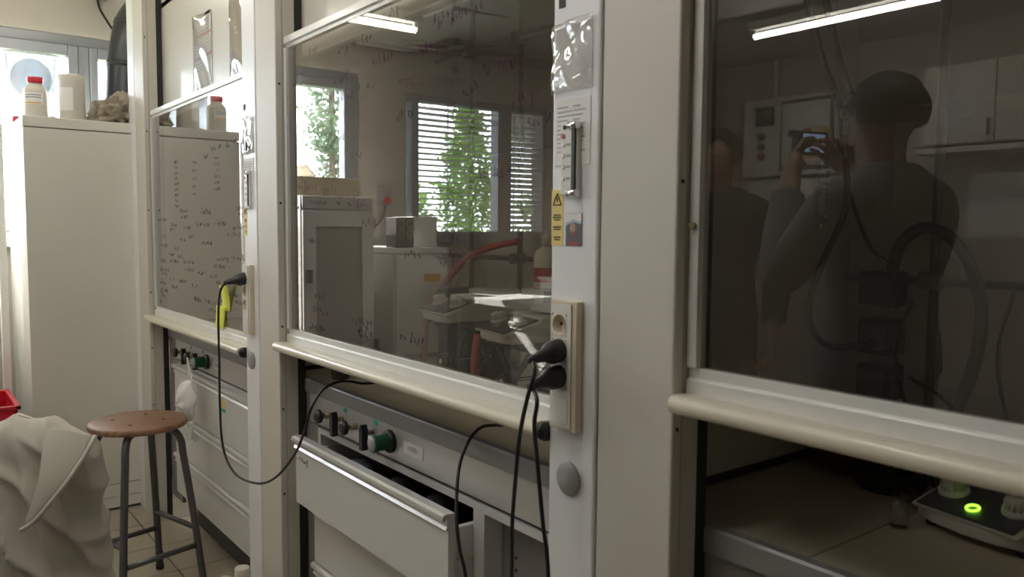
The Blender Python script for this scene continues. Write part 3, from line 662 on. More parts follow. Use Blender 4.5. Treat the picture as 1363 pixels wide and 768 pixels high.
# ------------------------------------------------------------------ sticky notes, sleeves, mask
n1 = thing('sticky_note', 'yellow sticky note curling up on the scribbled hood glass', 'note', (-2.79, .915, 1.05), 'yellow notes on the first hood')
g = MB(); vs = []
for k in range(8):
    u = k / 7; vs += [(-2.875 + .050 * u, .9195 - .024 * u * u, 1.018 + .09 * u), (-2.785 + .020 * u, .9195 - .016 * u * u, 1.018 + .09 * u)]
g.add(vs, [(2 * k, 2 * k + 1, 2 * k + 3, 2 * k + 2) for k in range(7)], True); o = g.build('paper_sheet', 'yellow_note', n1); o.modifiers.new('s', 'SOLIDIFY').thickness = .0006
n2 = thing('sticky_note', 'yellow sticky note hanging flat below the curled one', 'note', (-2.86, .915, .99), 'yellow notes on the first hood')
g = MB(); vs = []
for k in range(6):
    u = k / 5; vs += [(-2.93, .9185 - .006 * u * u, 1.030 - .078 * u), (-2.835, .9185 - .008 * u * u, 1.032 - .078 * u)]
g.add(vs, [(2 * k, 2 * k + 1, 2 * k + 3, 2 * k + 2) for k in range(5)], True); o = g.build('paper_sheet', 'yellow_note', n2); o.modifiers.new('s', 'SOLIDIFY').thickness = .0006
def sleeve(label, x0, x1, z0, z1, stripes, pm, seed):
    t = thing('document_sleeve', label, 'document', ((x0 + x1) / 2, YP - .003, z0), 'clear document sleeves over the first hood'); rr = random.Random(seed)
    pp = MB().box(x0 + .008, x1 - .008, YP - .0016, YP - .0004, z0 + .004, z1 - .01).build('paper_sheet', pm, t)
    for z in stripes: MB().box(x0 + .012, x1 - .012, YP - .0019, YP - .0016, z - .006, z + .006).build('colour_stripe', 'paper_pink', pp)
    for k in range(12):
        z = z1 - .06 - k * .013; MB().box(x0 + .02, x0 + .02 + (x1 - x0 - .05) * (.5 + .5 * rr.random()), YP - .0019, YP - .0016, z - .0012, z + .0012).build('print_line', 'print_grey', pp)
    g = MB(); nx, nz = 12, 16; vs = []
    for a in range(nx + 1):
        for c in range(nz + 1):
            u, v = a / nx, c / nz
            e = .004 + (.007 * abs(math.sin(4 * u + 5 * v + seed)) + .004 * math.sin(8 * v + seed)) * math.sin(math.pi * u) + (.012 * max(0, v - .85) / .15 * math.sin(6 * u))
            vs.append((x0 + (x1 - x0) * u, YP - .001 - max(.002, e), z0 + (z1 - z0) * v))
    g.add(vs, [(a * (nz + 1) + c, (a + 1) * (nz + 1) + c, (a + 1) * (nz + 1) + c + 1, a * (nz + 1) + c + 1) for a in range(nx) for c in range(nz)], True)
    o = g.build('clear_sleeve', 'clear_sheet', t); o.modifiers.new('s', 'SOLIDIFY').thickness = .0005
    return t
sleeve('clear sleeve with pink-striped sheet on the first hood fascia', -3.31, -3.08, 1.80, 2.11, (2.035, 1.955), 'paper', 2)
sleeve('clear sleeve with beige sheet half hidden by the far column', -2.885, -2.66, 1.80, 2.14, (), 'box_beige', 5)
mk = thing('dust_mask', 'white cup dust mask hanging by its strap from a hood valve', 'mask', (-3.22, .90, .54))
g = MB(); nu, nv = 14, 24; vs = []
mc = Vector((-3.225, .905, .625))
for a in range(nu + 1):
    u = a / nu
    for c in range(nv):
        v = 2 * math.pi * c / nv; r = math.sin(u * math.pi * .5) ; ex = .074 * r * math.cos(v); ez = .078 * r * math.sin(v)
        fold = 1 + .05 * math.sin(3 * v + 1) * u + .03 * math.sin(7 * v) * u
        vs.append(mc + Vector((ex * fold, -.052 * math.cos(u * math.pi * .5) + .004 * math.sin(5 * v), ez * fold * 1.02 + .01 * u)))
g.add(vs, [(a * nv + c, a * nv + (c + 1) % nv, (a + 1) * nv + (c + 1) % nv, (a + 1) * nv + c) for a in range(nu) for c in range(nv)], True)
o = g.build('mask_cup', 'mask_white', mk); o.modifiers.new('s', 'SOLIDIFY').thickness = .003
for s in (-1, 1):
    st = MB(); st.tube(curve([(-3.225 + .030 * s, .905, .685), (-3.24 + .018 * s, .91, .72), (-3.275 + .006 * s, .915, .76), (-3.291 + .004 * s, .915, .792)], 5), .0032, 6).build('mask_strap', 'mask_white', mk)
    MB().tube(curve([(-3.225 + .045 * s, .905, .575), (-3.225 + .035 * s, .90, .53), (-3.21 + .01 * s, .905, .505), (-3.22 + .02 * s, .91, .475)], 5), .0034, 6).build('mask_strap', 'mask_white', mk)
MB().box(-3.24, -3.21, .852, .8535, .672, .676).build('nose_clip', 'alu', mk)
# ------------------------------------------------------------------ tall cabinet and what stands on it
CX0, CX1, CY0, CY1, CZ = -4.60, -4.0, .462, .955, 1.775
tc_ = thing('tall_cabinet', 'tall off-white steel cabinet by the end wall', 'cabinet', (-4.3, .71, 0))
MB().box(CX0, CX1 - .016, CY0, CY1, .015, CZ - .048).build('body', 'cabinet_white', tc_, .003)
MB().box(CX0, CX1, CY0 - .001, CY1, CZ - .045, CZ).build('top_panel', 'cabinet_white', tc_, .004)
MB().box(CX1 - .015, CX1, CY0, CY1, .125, CZ - .049).build('door', 'cabinet_white', tc_, .002)
MB().box(CX1 - .012, CX1 - .001, CY0, CY1, .012, .060).build('base_board', 'cabinet_white', tc_, .002)
MB().box(CX1 - .014, CX1 - .002, CY0, CY1, .063, .121).build('base_board', 'cabinet_white', tc_, .002)
for xx in (-4.1, -4.5): MB().cyl((xx, CY0 - .0005, CZ - .022), (xx, CY0 - .003, CZ - .022), .005, n=10).build('screw', 'dark', tc_)
rb = random.Random(12)
bt = thing('reagent_bottle', 'white plastic bottle with red screw cap on the tall cabinet', 'bottle', (-4.13, .530, CZ))
MB().lathe([(.001, 0), (.046, 0), (.048, .004), (.048, .115), (.045, .128), (.030, .146), (.0285, .150), (.0285, .16)], (-4.13, .530, CZ), 32).build('bottle_body', 'bottle_white', bt)
cp = MB().lathe([(.031, .155), (.032, .158), (.032, .178), (.030, .181), (.001, .181)], (-4.13, .530, CZ), 32).build('screw_cap', 'red_plastic', bt)
lab = MB(); n = 14
for j in range(n + 1):
    a = rad(-100 + 130 * j / n); lab.v += [(-4.13 + .0484 * math.cos(a), .53 + .0484 * math.sin(a), CZ + .062), (-4.13 + .0484 * math.cos(a), .53 + .0484 * math.sin(a), CZ + .11)]
lab.f = [(2 * j, 2 * j + 2, 2 * j + 3, 2 * j + 1) for j in range(n)]; lab.sm = [True] * n
lo = lab.build('paper_label', 'paper', bt)
for z, m in ((.066, 'orange_label'), (.10, 'print_grey'), (.09, 'print_grey')):
    q = MB()
    for j in range(9):
        a = rad(-60 + 80 * j / 8); q.v += [(-4.13 + .0488 * math.cos(a), .53 + .0488 * math.sin(a), CZ + z - .002), (-4.13 + .0488 * math.cos(a), .53 + .0488 * math.sin(a), CZ + z + .003)]
    q.f = [(2 * j, 2 * j + 2, 2 * j + 3, 2 * j + 1) for j in range(8)]; q.sm = [True] * 8; q.build('label_print', m, lo)
jr = thing('plastic_jar', 'tall white plastic jar with flat lid on the tall cabinet', 'jar', (-4.12, .672, CZ))
MB().lathe([(.001, 0), (.050, 0), (.053, .004), (.053, .178)], (-4.12, .672, CZ), 32).build('jar_body', 'jar_white', jr)
MB().lathe([(.0555, .176), (.0560, .180), (.0560, .200), (.053, .205), (.001, .203)], (-4.12, .672, CZ), 32).build('jar_lid', 'jar_white', jr)
lab = MB()
for j in range(n + 1):
    a = rad(-75 + 70 * j / n); lab.v += [(-4.12 + .0534 * math.cos(a), .672 + .0534 * math.sin(a), CZ + .045), (-4.12 + .0534 * math.cos(a), .672 + .0534 * math.sin(a), CZ + .145)]
lab.f = [(2 * j, 2 * j + 2, 2 * j + 3, 2 * j + 1) for j in range(n)]; lab.sm = [True] * n
lab.build('paper_label', 'paper', jr)
ck = thing('cork_stopper', 'small brown stopper between the bottle and the jar', 'stopper', (-4.16, .602, CZ))
MB().lathe([(.001, 0), (.014, 0), (.017, .018), (.0165, .02), (.001, .02)], (-4.16, .602, CZ), 16).build('stopper_body', 'box_beige', ck)
rbx = thing('red_box', 'small red carton at the back of the tall cabinet', 'box', (-4.42, .485, CZ))
MB().box(-4.47, -4.37, .466, .52, CZ, CZ + .028).build('carton', 'red_plastic', rbx, .002); MB().box(-4.468, -4.372, .468, .518, CZ + .028, CZ + .034).build('carton_lid', 'photo_red', rbx, .001)
# crumpled rag
rg = thing('crumpled_rag', 'crumpled dirty beige rag heaped on the tall cabinet', 'cloth', (-4.15, .86, CZ))
bm = bmesh.new(); bmesh.ops.create_icosphere(bm, subdivisions=5, radius=1)
from mathutils import noise
for v in bm.verts:
    p = v.co.copy(); rdg = 0
    for k, sc in enumerate((1.4, 3.2, 6.5)):
        rdg += (1 - abs(noise.noise(p * sc + Vector((3.1 * k, 7, 1)))) * 2) * (.30, .24, .15)[k]
    q = p * (.72 + rdg)
    v.co = Vector((q.x * .105, q.y * .115, max(-.0, (q.z * .5 + .38) * .155)))
    v.co.z = max(0, v.co.z - .03 * max(0, -p.y)); v.co.z += .02 * max(0, p.y) * max(0, p.z)
me = bpy.data.meshes.new('rag_folds'); bm.to_mesh(me); bm.free()
for p in me.polygons: p.use_smooth = True
me.transform(Matrix.Translation((-4.14, .868, CZ))); o = bpy.data.objects.new('rag_folds', me); C.objects.link(o); me.materials.append(M['rag_cloth']); put(o, rg)
# clear plastic tub on the cabinet, in front of the window
tb = thing('plastic_tub', 'translucent grey plastic tub standing against the bright window', 'tub', (-4.50, .55, CZ))
MB().lathe([(.001, 0), (.085, 0), (.09, .005), (.112, .33), (.118, .335), (.118, .345), (.106, .345), (.086, .01), (.001, .008)], (-4.49, .562, CZ), 28, sx=.8).build('tub_body', 'frosted_tub', tb)
tf = MB(); tf.sphere((-4.49, .562, CZ + .23), .095, 24, 14, (.7, .92, 1.0)); tf.build('grey_filling', 'frosted_tub', tb)
# dark ventilation elbow, cable and junction box on the end wall
dc = thing('ventilation_duct', 'dark grey plastic ventilation elbow rising beside the hood column', 'duct', (-4.33, .93, CZ))
ax = curve([(-4.33, .925, 1.79), (-4.33, .935, 1.98), (-4.33, .955, 2.15), (-4.33, .99, 2.30), (-4.33, 1.08, 2.40), (-4.33, 1.22, 2.43), (-4.33, 1.5, 2.43)], 5)
MB().tube(ax, .085, 24).build('duct_pipe', 'duct_grey', dc)
for k in (8, 14, 19):
    a, b = ax[k], ax[k + 1]; d_ = (b - a).normalized(); MB().cyl(a - d_ * .012, a + d_ * .012, .0885, n=24).build('duct_collar', 'duct_grey', dc)
wc2 = thing('wall_cable', 'thin dark cable running down the end wall to the duct', 'cable', (-4.74, .9, 2.4))
MB().tube(curve([(-4.742, .905, 2.50), (-4.735, .915, 2.44), (-4.70, .95, 2.36), (-4.62, .98, 2.28), (-4.5, 1.0, 2.22)], 6), .006, 8).build('cable', 'cable_black', wc2)
MB().box(-4.749, -4.72, .86, .95, 2.485, 2.54).build('junction_box', 'grey_disc', wc2, .003)
# grey rack upright with red crate
rk = thing('steel_rack', 'grey steel rack at the left edge of the view', 'rack', (-4.0, .28, 0))
for yy in (.20, .372): MB().box(-4.17, -4.135, yy, yy + .030, 0, 1.745).build('upright', 'elec_grey', rk, .002)
for z in (.12, .50): MB().box(-4.17, -3.70, .18, .402, z, z + .02).build('rack_shelf', 'elec_grey', rk, .002)
for yy in (.185, .372): MB().box(-3.735, -3.70, yy, yy + .025, 0, .50).build('rack_leg', 'elec_grey', rk, .002)
rc = thing('red_crate', 'bright red plastic crate on the grey rack', 'crate', (-3.9, .28, .52))
q = MB(); x0, x1, y0, y1 = -4.12, -3.71, .165, .388
q.box(x0 + .01, x1 - .01, y0 + .01, y1 - .01, .52, .526); q.box(x0 + .01, x1 - .01, y0 + .01, y0 + .016, .52, .59); q.box(x0 + .01, x1 - .01, y1 - .016, y1 - .01, .52, .59); q.box(x0 + .01, x0 + .016, y0, y1, .52, .59); q.box(x1 - .016, x1 - .01, y0 + .01, y1 - .01, .52, .59)
q.build('crate_body', 'red_plastic', rc)
q = MB()
for (a, b, c, d_) in ((x0, x1, y0, y0 + .018), (x0, x1, y1 - .018, y1), (x0, x0 + .018, y0, y1), (x1 - .018, x1, y0, y1)): q.box(a, b, c, d_, .578, .592)
q.build('crate_rim', 'red_plastic', rc, .002)
# ------------------------------------------------------------------ stool
sc_ = Vector((-3.02, .668, 0)); so = thing('wooden_stool', 'round wooden stool on dark steel tube legs', 'stool', sc_)
ZS = .605
seat = MB().lathe([(.001, ZS), (.150, ZS), (.159, ZS + .004), (.1625, ZS + .010), (.1625, ZS + .017), (.160, ZS + .022), (.156, ZS + .0245), (.001, ZS + .026)], sc_, 48).build('seat', 'stool_wood', so)
A0 = rad(60.5); legs = []
for k in range(4):
    a = A0 + k * math.pi / 2; d_ = Vector((math.cos(a), math.sin(a), 0)); legs.append(d_)
    pts = [sc_ + d_ * .03 + Vector((0, 0, ZS - .012)), sc_ + d_ * .095 + Vector((0, 0, ZS - .012)), sc_ + d_ * .125 + Vector((0, 0, ZS - .022)), sc_ + d_ * .143 + Vector((0, 0, ZS - .055)), sc_ + d_ * .150 + Vector((0, 0, ZS - .11)), sc_ + d_ * .178 + Vector((0, 0, .30)), sc_ + d_ * .212 + Vector((0, 0, .012))]
    lg = MB().tube(curve(pts, 6), .0125, 14).build('leg', 'iron', so)
    MB().cyl(sc_ + d_ * .2135 + Vector((0, 0, 0)), sc_ + d_ * .2115 + Vector((0, 0, .02)), .0145, n=14).build('rubber_foot', 'rubber', lg)
    MB().cyl(sc_ + d_ * .085 + Vector((0, 0, ZS + .0255)), sc_ + d_ * .085 + Vector((0, 0, ZS + .0268)), .006, n=12).build('seat_screw', 'dark', seat)
for k in range(4):
    z = .17 if k % 2 else .235; f_ = lambda d_: sc_ + d_ * (.150 + (.495 - z) / .495 * .062) + Vector((0, 0, z))
    MB().cyl(f_(legs[k]), f_(legs[(k + 1) % 4]), .0095, n=12).build('stretcher', 'iron', so)
# white bottle on the floor in front of the far column
wbt = thing('wash_bottle', 'white plastic bottle on the floor at the foot of the far column', 'bottle', (-2.40, .815, 0))
MB().lathe([(.001, 0), (.050, 0), (.053, .006), (.053, .18), (.048, .20), (.026, .226), (.0195, .235), (.0195, .248)], (-2.40, .815, 0), 28).build('bottle_body', 'bottle_white', wbt)
MB().lathe([(.0225, .242), (.0225, .270), (.020, .273), (.001, .273)], (-2.40, .815, 0), 24).build('bottle_cap', 'bottle_white', wbt)
MB().tube(curve([(-2.42, .80, .226), (-2.455, .775, .225), (-2.475, .765, .195), (-2.47, .77, .14), (-2.44, .785, .12)], 5), .011, 10).build('bottle_handle', 'bottle_white', wbt)
# ------------------------------------------------------------------ chair with a lab coat over its back
cc = Vector((-1.871, .192, 0)); lat = Vector((.61, .792, 0)); dep = Vector((-.792, .61, 0))
ch = thing('office_chair', 'chair under the draped lab coat at lower left', 'chair', cc)
def L(a, b, z): return cc + lat * a + dep * b + Vector((0, 0, z))
m_ = Matrix((lat.to_4d(), dep.to_4d(), (0, 0, 1, 0), (0, 0, 0, 1))).transposed(); m_ = Matrix.Translation(cc) @ Matrix(((lat.x, dep.x, 0, 0), (lat.y, dep.y, 0, 0), (0, 0, 1, 0), (0, 0, 0, 1)))
MB().box(-.12, .12, -.022, .005, .56, .845).xf(m_).build('backrest', 'shirt_dark', ch, .02, 3)
MB().box(-.19, .19, -.40, -.03, .40, .44).xf(m_).build('seat', 'shirt_dark', ch, .02, 3)
for a in (-.15, .15):
    for b in (-.36, -.04): MB().cyl(L(a, b, 0), L(a * .95, b, .41), .012, n=12).build('leg', 'iron', ch)
for a in (-.08, .08): MB().cyl(L(a, -.04, .42), L(a, -.012, .58), .011, n=10).build('back_support', 'iron', ch)
co = thing('lab_coat', 'rumpled off-white lab coat draped over the chair back', 'coat', cc)
g = MB(); nu, nv = 80, 200; vs = []
sq = lambda t_, e: math.copysign(abs(t_) ** e, t_)
for a in range(nu + 1):
    u = a / nu
    for c in range(nv):
        v = 2 * math.pi * c / nv; ca, sa = math.cos(v), math.sin(v)
        if u < .25:
            k = u / .25; r = math.sin(k * math.pi / 2); z = .870 + .055 * math.cos(k * math.pi / 2)
        else:
            k = (u - .25) / .75; r = 1 + .02 * k; z = .870 - .44 * k
        k2 = max(0, (u - .10) / .90)
        hw, hd = .158 + .012 * k2, .050 + .060 * k2
        X = sq(ca, .72) * hw * r; Y = sq(sa, .8) * hd * r
        ph = X * 105 + (.92 - z) * (-38) + 2.6 * noise.noise(Vector((X * 5, z * 4, 1.3)))
        ridge = (1 - abs(math.sin(ph * .5))) ** 1.5
        ph2 = X * 46 - (.92 - z) * 60 + 2.2 * noise.noise(Vector((X * 7, z * 6, 5.3)))
        fold = .024 * ridge + .022 * (1 - abs(math.sin(ph2 * .5))) ** 2 - .014
        fold *= min(1, .12 + k2 * 2.2)
        nrm = Vector((ca * .55, sa * 1.4)).normalized()
        X += nrm.x * fold * .4; Y += nrm.y * fold
        z -= .055 * (abs(X - .03) / .16) ** 2.2 * (1 - k2) - .010 * ridge * (1 - k2)
        w_ = noise.noise(Vector((X * 9, Y * 9, z * 8))) * .008
        vs.append(L(X + nrm.x * w_, Y + nrm.y * w_, z + w_ * .4))
g.add(vs, [(a * nv + c, a * nv + (c + 1) % nv, (a + 1) * nv + (c + 1) % nv, (a + 1) * nv + c) for a in range(nu) for c in range(nv)], True)
o = g.build('coat_drape', 'coat_cloth', co); o.modifiers.new('s', 'SOLIDIFY').thickness = .0025
def flap(pts_rows, name):
    g = MB(); nr, nc = len(pts_rows), len(pts_rows[0]); g.add([L(*p) for r_ in pts_rows for p in r_], [(i * nc + j, i * nc + j + 1, (i + 1) * nc + j + 1, (i + 1) * nc + j) for i in range(nr - 1) for j in range(nc - 1)], True)
    o = g.build(name, 'coat_cloth', co); o.modifiers.new('s', 'SOLIDIFY').thickness = .004; sub = o.modifiers.new('sub', 'SUBSURF'); sub.levels = sub.render_levels = 2
flap([[(.085, -.052, .925), (.125, -.050, .915), (.166, -.028, .897)], [(.095, -.090, .880), (.128, -.088, .872), (.160, -.070, .862)], [(.104, -.114, .835), (.124, -.113, .832), (.146, -.104, .828)], [(.096, -.126, .790), (.110, -.126, .792), (.126, -.120, .796)], [(.082, -.134, .752), (.090, -.134, .756), (.100, -.131, .762)]], 'lapel')
MB().tube(curve([L(.168, -.030, .896), L(.163, -.074, .860), L(.150, -.108, .826), L(.130, -.124, .794), L(.103, -.135, .760), L(.08, -.139, .745)], 6), .0042, 8).build('lapel_hem', 'coat_cloth', co)
# ------------------------------------------------------------------ inside the hoods
def stirrer(label, x, y, z, rz, grp, led):
    t = thing('hotplate_stirrer', label, 'stirrer', (x, y, z), grp); mt = Matrix.Translation((x, y, z)) @ Matrix.Rotation(rz, 4, 'Z')
    # local: front at -y; 0.17 wide, 0.29 deep
    front = [(-.086, -.135), (-.05, -.150), (0, -.155), (.05, -.150), (.086, -.135)]
    b = MB().prism(front + [(.086, .14), (-.086, .14)], 'z', .012, .030)
    b.prism([(-.150 + .0, .028), (-.155, .034), (-.06, .062), (-.05, .072), (.14, .072), (.14, .028)], 'x', -.084, .084)
    b.xf(mt).build('housing', 'stirrer_white', t, .004)
    MB().prism([(-.152, .0365), (-.058, .0640), (-.058, .0665), (-.152, .0390)], 'x', -.074, .074).xf(mt).build('control_panel', 'stirrer_panel', t)
    for s in (-1, 1):
        cx, cy, cz = .050 * s, -.100, .054; m2 = mt @ Matrix.Translation((cx, cy, cz)) @ Matrix.Rotation(rad(16), 4, 'X')
        kb = MB().lathe([(.0225, 0), (.0215, .006), (.016, .008), (.0145, .020), (.012, .022), (.0001, .022)], (0, 0, 0), 20).xf(m2).build('control_knob', 'stirrer_white', t)
        rb = MB()
        for k in range(14):
            a = k * 2 * math.pi / 14; rb.cyl((.0165 * math.cos(a), .0165 * math.sin(a), .006), (.0150 * math.cos(a), .0150 * math.sin(a), .0205), .0022, n=6)
        rb.xf(m2).build('knob_grip', 'stirrer_white', kb)
        MB().box(-.0012, .0012, .002, .013, .0218, .0230).xf(m2).build('knob_pointer', 'ink', kb)
    m2 = mt @ Matrix.Translation((0, -.128, .046)) @ Matrix.Rotation(rad(16), 4, 'X')
    MB().torus((0, 0, .002), .0085, .0019, 'z', 24, 8).xf(m2).build('indicator_ring', 'led_green' if led else 'grey_disc', t)
    MB().lathe([(.0685, .078), (.070, .080), (.070, .088), (.0685, .090), (.0001, .090)], (0, .04, 0), 36).xf(mt).build('hot_plate', 'stirrer_white', t)
    MB().lathe([(.045, .070), (.045, .079)], (0, .04, 0), 24).xf(mt).build('plate_neck', 'dark', t)
    for sx in (-.07, .07):
        for sy in (-.12, .12): MB().cyl((sx, sy, 0), (sx, sy, .013), .009, n=10).xf(mt).build('foot', 'rubber', t)
    return t
def jack(label, x, y, h, grp):
    t = thing('lab_jack', label, 'lab jack', (x, y, ZW - .001), grp); z = ZW - .001; h -= .001
    MB().box(x - .075, x + .075, y - .065, y + .065, z, z + .008).build('base_plate', 'jack_blue', t, .002)
    MB().box(x - .075, x + .075, y - .065, y + .065, h - .008, h).build('top_plate', 'jack_blue', t, .002)
    for s in (-1, 1):
        yy = y + s * .055
        for (a, b) in ((-.065, .065), (.065, -.065)):
            q = MB(); d_ = Vector((b - a, 0, h - z - .016)); q.box(-.5 * d_.length, .5 * d_.length, -.002, .002, -.008, .008)
            q.xf(Matrix.Translation((x, yy + (.003 if a < 0 else -.003), (z + h) / 2)) @ Matrix.Rotation(-math.atan2(d_.z, d_.x), 4, 'Y')).build('scissor_arm', 'jack_blue', t)
    MB().cyl((x, y - .07, (z + h) / 2), (x, y + .07, (z + h) / 2), .005, n=10).build('spindle', 'chrome', t)
    k = MB().lathe([(.0001, -.022), (.018, -.022), (.022, -.016), (.022, -.004), (.010, 0), (.0001, 0)], (x, y - .07, (z + h) / 2), 20, 'y').build('knob', 'black_plastic', t)
    MB().lathe([(.0001, -.0245), (.007, -.0235), (.0075, -.021)], (x, y - .07, (z + h) / 2), 14, 'y').build('knob_centre', 'socket_white', k)
    return t
jack('dark blue scissor jack lifting the stirrer in the middle of the hood', -1.80, 1.24, 1.055, 'lab jacks in the middle hood')
jack('dark blue scissor jack lifting the stirrer near the plugged column', -1.53, 1.24, 1.030, 'lab jacks in the middle hood')
stirrer('stirrer on a jack beneath the mirrored orange label', -1.80, 1.28, 1.055, rad(-6), 'stirrers in the middle hood', False)
stirrer('stirrer on a jack next to the plugged column', -1.53, 1.28, 1.030, rad(-10), 'stirrers in the middle hood', False)
stirrer('stirrer with glowing green ring on the dark worktop', -.475, 1.365, ZW - .001, rad(-12), None, True)
def lattice(label, i, vx, hz, y):
    t = thing('rod_lattice', label, 'rod frame', (vx[0], y, ZW), 'scaffolding rods in the hoods'); xi1 = XR[i + 1] - .145; xi0 = XR[i] - .13
    for x in vx: MB().cyl((x, y, ZW - .001), (x, y, 2.20), .0085, n=14).build('upright_rod', 'rod_steel', t)
    for z in hz: MB().cyl((xi0 + .05, y - .019, z), (xi1 - .05, y - .019, z), .0080, n=14).build('cross_rod', 'rod_steel', t)
    for x in vx:
        for z in hz: MB().box(x - .016, x + .016, y - .032, y + .012, z - .016, z + .016).build('boss_head', 'rod_steel', t, .004)
    return t
lattice('steel rod lattice at the back of the middle hood', 1, (-2.165, -1.91, -1.30), (1.222, 1.87), 1.50)
lattice('steel rod lattice at the back of the dark right hood', 2, (-.692, -.05), (1.222,), 1.50)
def clamp(label, x, y, z, end, red, grp):
    t = thing('retort_clamp', label, 'clamp', (x, y, z), grp); e = Vector(end); a = Vector((x, y, z)); d_ = (e - a).normalized()
    MB().cyl(a, e, .006, n=10).build('clamp_rod', 'rod_steel', t)
    s_ = d_.cross(Vector((0, 0, 1))).normalized()
    for q in (-1, 1):
        MB().tube(curve([e, e + d_ * .025 + s_ * .022 * q, e + d_ * .06 + s_ * .020 * q, e + d_ * .075 + s_ * .010 * q], 4), .006, 8).build('clamp_jaw', red, t)
    MB().sphere(a + d_ * .03 + Vector((0, 0, .02)), .012, 12, 8).build('thumb_screw', 'rod_steel', t)
clamp('clamp with red jaws above the mirrored blind', -2.165, 1.462, 1.80, (-2.37, 1.40, 1.80), 'red_hose', 'clamps in the middle hood')
clamp('dark clamp high on the middle hood rods', -2.165, 1.462, 1.88, (-2.12, 1.30, 1.86), 'rod_steel', 'clamps in the middle hood')
rh = thing('red_hose', 'long red rubber hose draped across the middle hood rods', 'hose', (-1.9, 1.45, 1.25))
MB().tube(curve([(-1.84, 1.44, 1.275), (-1.93, 1.435, 1.262), (-2.04, 1.43, 1.235), (-2.12, 1.42, 1.19), (-2.22, 1.41, 1.11), (-2.28, 1.40, 1.02), (-2.26, 1.38, .93), (-2.2, 1.34, .872), (-2.1, 1.3, .872)], 6), .010, 10).build('hose_tube', 'red_hose', rh)
rh2 = thing('red_hose', 'short red rubber hose hanging under the stirrer beside the column', 'hose', (-1.6, 1.18, 1.0))
MB().tube(curve([(-1.645, 1.16, 1.045), (-1.648, 1.155, .99), (-1.645, 1.15, .93), (-1.62, 1.15, .885), (-1.56, 1.165, .872)], 6), .011, 10).build('hose_tube', 'red_hose', rh2)
wb_ = thing('squeeze_bottle', 'white squeeze bottle with red cap beside the near column, behind glass', 'bottle', (-1.70, 1.44, ZW))
bx = Vector((-1.715, 1.44, 0))
MB().box(bx.x - .05, bx.x + .05, 1.39, 1.49, ZW - .001, 1.145).build('wooden_block', 'liner_pale', wb_, .002)
MB().lathe([(.001, 1.145), (.034, 1.145), (.036, 1.15), (.036, 1.235), (.030, 1.25), (.014, 1.262), (.014, 1.285)], bx, 24).build('bottle_body', 'bottle_white', wb_)
MB().lathe([(.016, 1.268), (.016, 1.292), (.004, 1.300), (.003, 1.31)], bx, 18).build('bottle_cap', 'bottle_white', wb_)
MB().lathe([(.0365, 1.165), (.0365, 1.205)], bx, 24).build('red_band', 'red_hose', wb_)
fk = thing('conical_flask', 'clear conical flask at the back of the middle hood', 'flask', (-2.02, 1.38, ZW))
MB().box(-2.12, -1.93, 1.34, 1.46, ZW - .001, 1.125).build('black_stand', 'black_plastic', fk, .004)
MB().lathe([(.001, 1.125), (.05, 1.126), (.052, 1.132), (.018, 1.215), (.016, 1.255), (.019, 1.258)], (-2.02, 1.40, 0), 24).build('flask_glass', 'lab_glass', fk)
for k, (x, y, s) in enumerate(((-2.20, 1.05, .8), (-2.25, 1.18, 1.))):
    t = thing('reagent_jar', ['small brown jar just inside the middle hood below its sash', 'larger brown jar further inside the middle hood'][k], 'jar', (x, y, ZW), 'brown jars in the middle hood')
    MB().lathe([(.001, -.001), (.032 * s, -.001), (.034 * s, .004), (.034 * s, .06 * s), (.02 * s, .08 * s), (.02 * s, .088 * s)], (x, y, ZW), 20).build('jar_body', 'tube_dark', t)
    MB().lathe([(.023 * s, .083 * s), (.023 * s, .1 * s), (.001, .1 * s)], (x, y, ZW), 20).build('jar_lid', 'black_plastic', t)
# right hood
vl = thing('glass_vial', 'small clear glass vial on the dark worktop', 'vial', (-.59, 1.205, ZW))
MB().lathe([(.001, -.001), (.0135, -.001), (.0145, .001), (.0145, .034), (.0125, .038), (.009, .041), (.009, .044), (.0115, .045), (.0115, .050), (.0085, .050), (.008, .042), (.0128, .033), (.0128, .002), (.001, .001)], (-.592, 1.205, ZW), 28).build('vial_glass', 'lab_glass', vl)
ob = thing('orange_bowl', 'dark orange bowl at the back of the dark worktop', 'bowl', (-.79, 1.43, ZW))
MB().lathe([(.001, -.001), (.05, -.001), (.085, .02), (.105, .06), (.108, .09), (.102, .09), (.08, .025), (.045, .006), (.001, .005)], (-.785, 1.44, ZW), 30).build('bowl_shell', 'orange_bowl', ob)
MB().lathe([(.108, .084), (.112, .088), (.108, .093), (.103, .09)], (-.785, 1.44, ZW), 30).build('bowl_rim', 'orange_bowl', ob)
rg_ = thing('rubber_ring', 'black rubber flask ring lying next to the orange bowl', 'ring', (-.70, 1.36, ZW))
MB().torus((-.695, 1.375, ZW + .017), .042, .018, 'z', 30, 10).build('ring_body', 'rubber', rg_)
hl = thing('vacuum_hose', 'thick dark hose looped over the rod in the right hood', 'hose', (-.68, 1.44, 1.3))
MB().tube(curve([(-.752, 1.47, 1.17), (-.755, 1.47, 1.235), (-.735, 1.46, 1.29), (-.69, 1.452, 1.318), (-.64, 1.455, 1.295), (-.605, 1.46, 1.23), (-.592, 1.46, 1.155), (-.600, 1.45, 1.07), (-.625, 1.44, .985), (-.66, 1.43, .90), (-.66, 1.36, .874), (-.6, 1.3, .874)], 7), .0115, 12).build('hose_tube', 'tube_dark', hl)
hh = thing('water_hose', 'dark hose coming down from the top of the right hood', 'hose', (-.80, 1.32, 1.5))
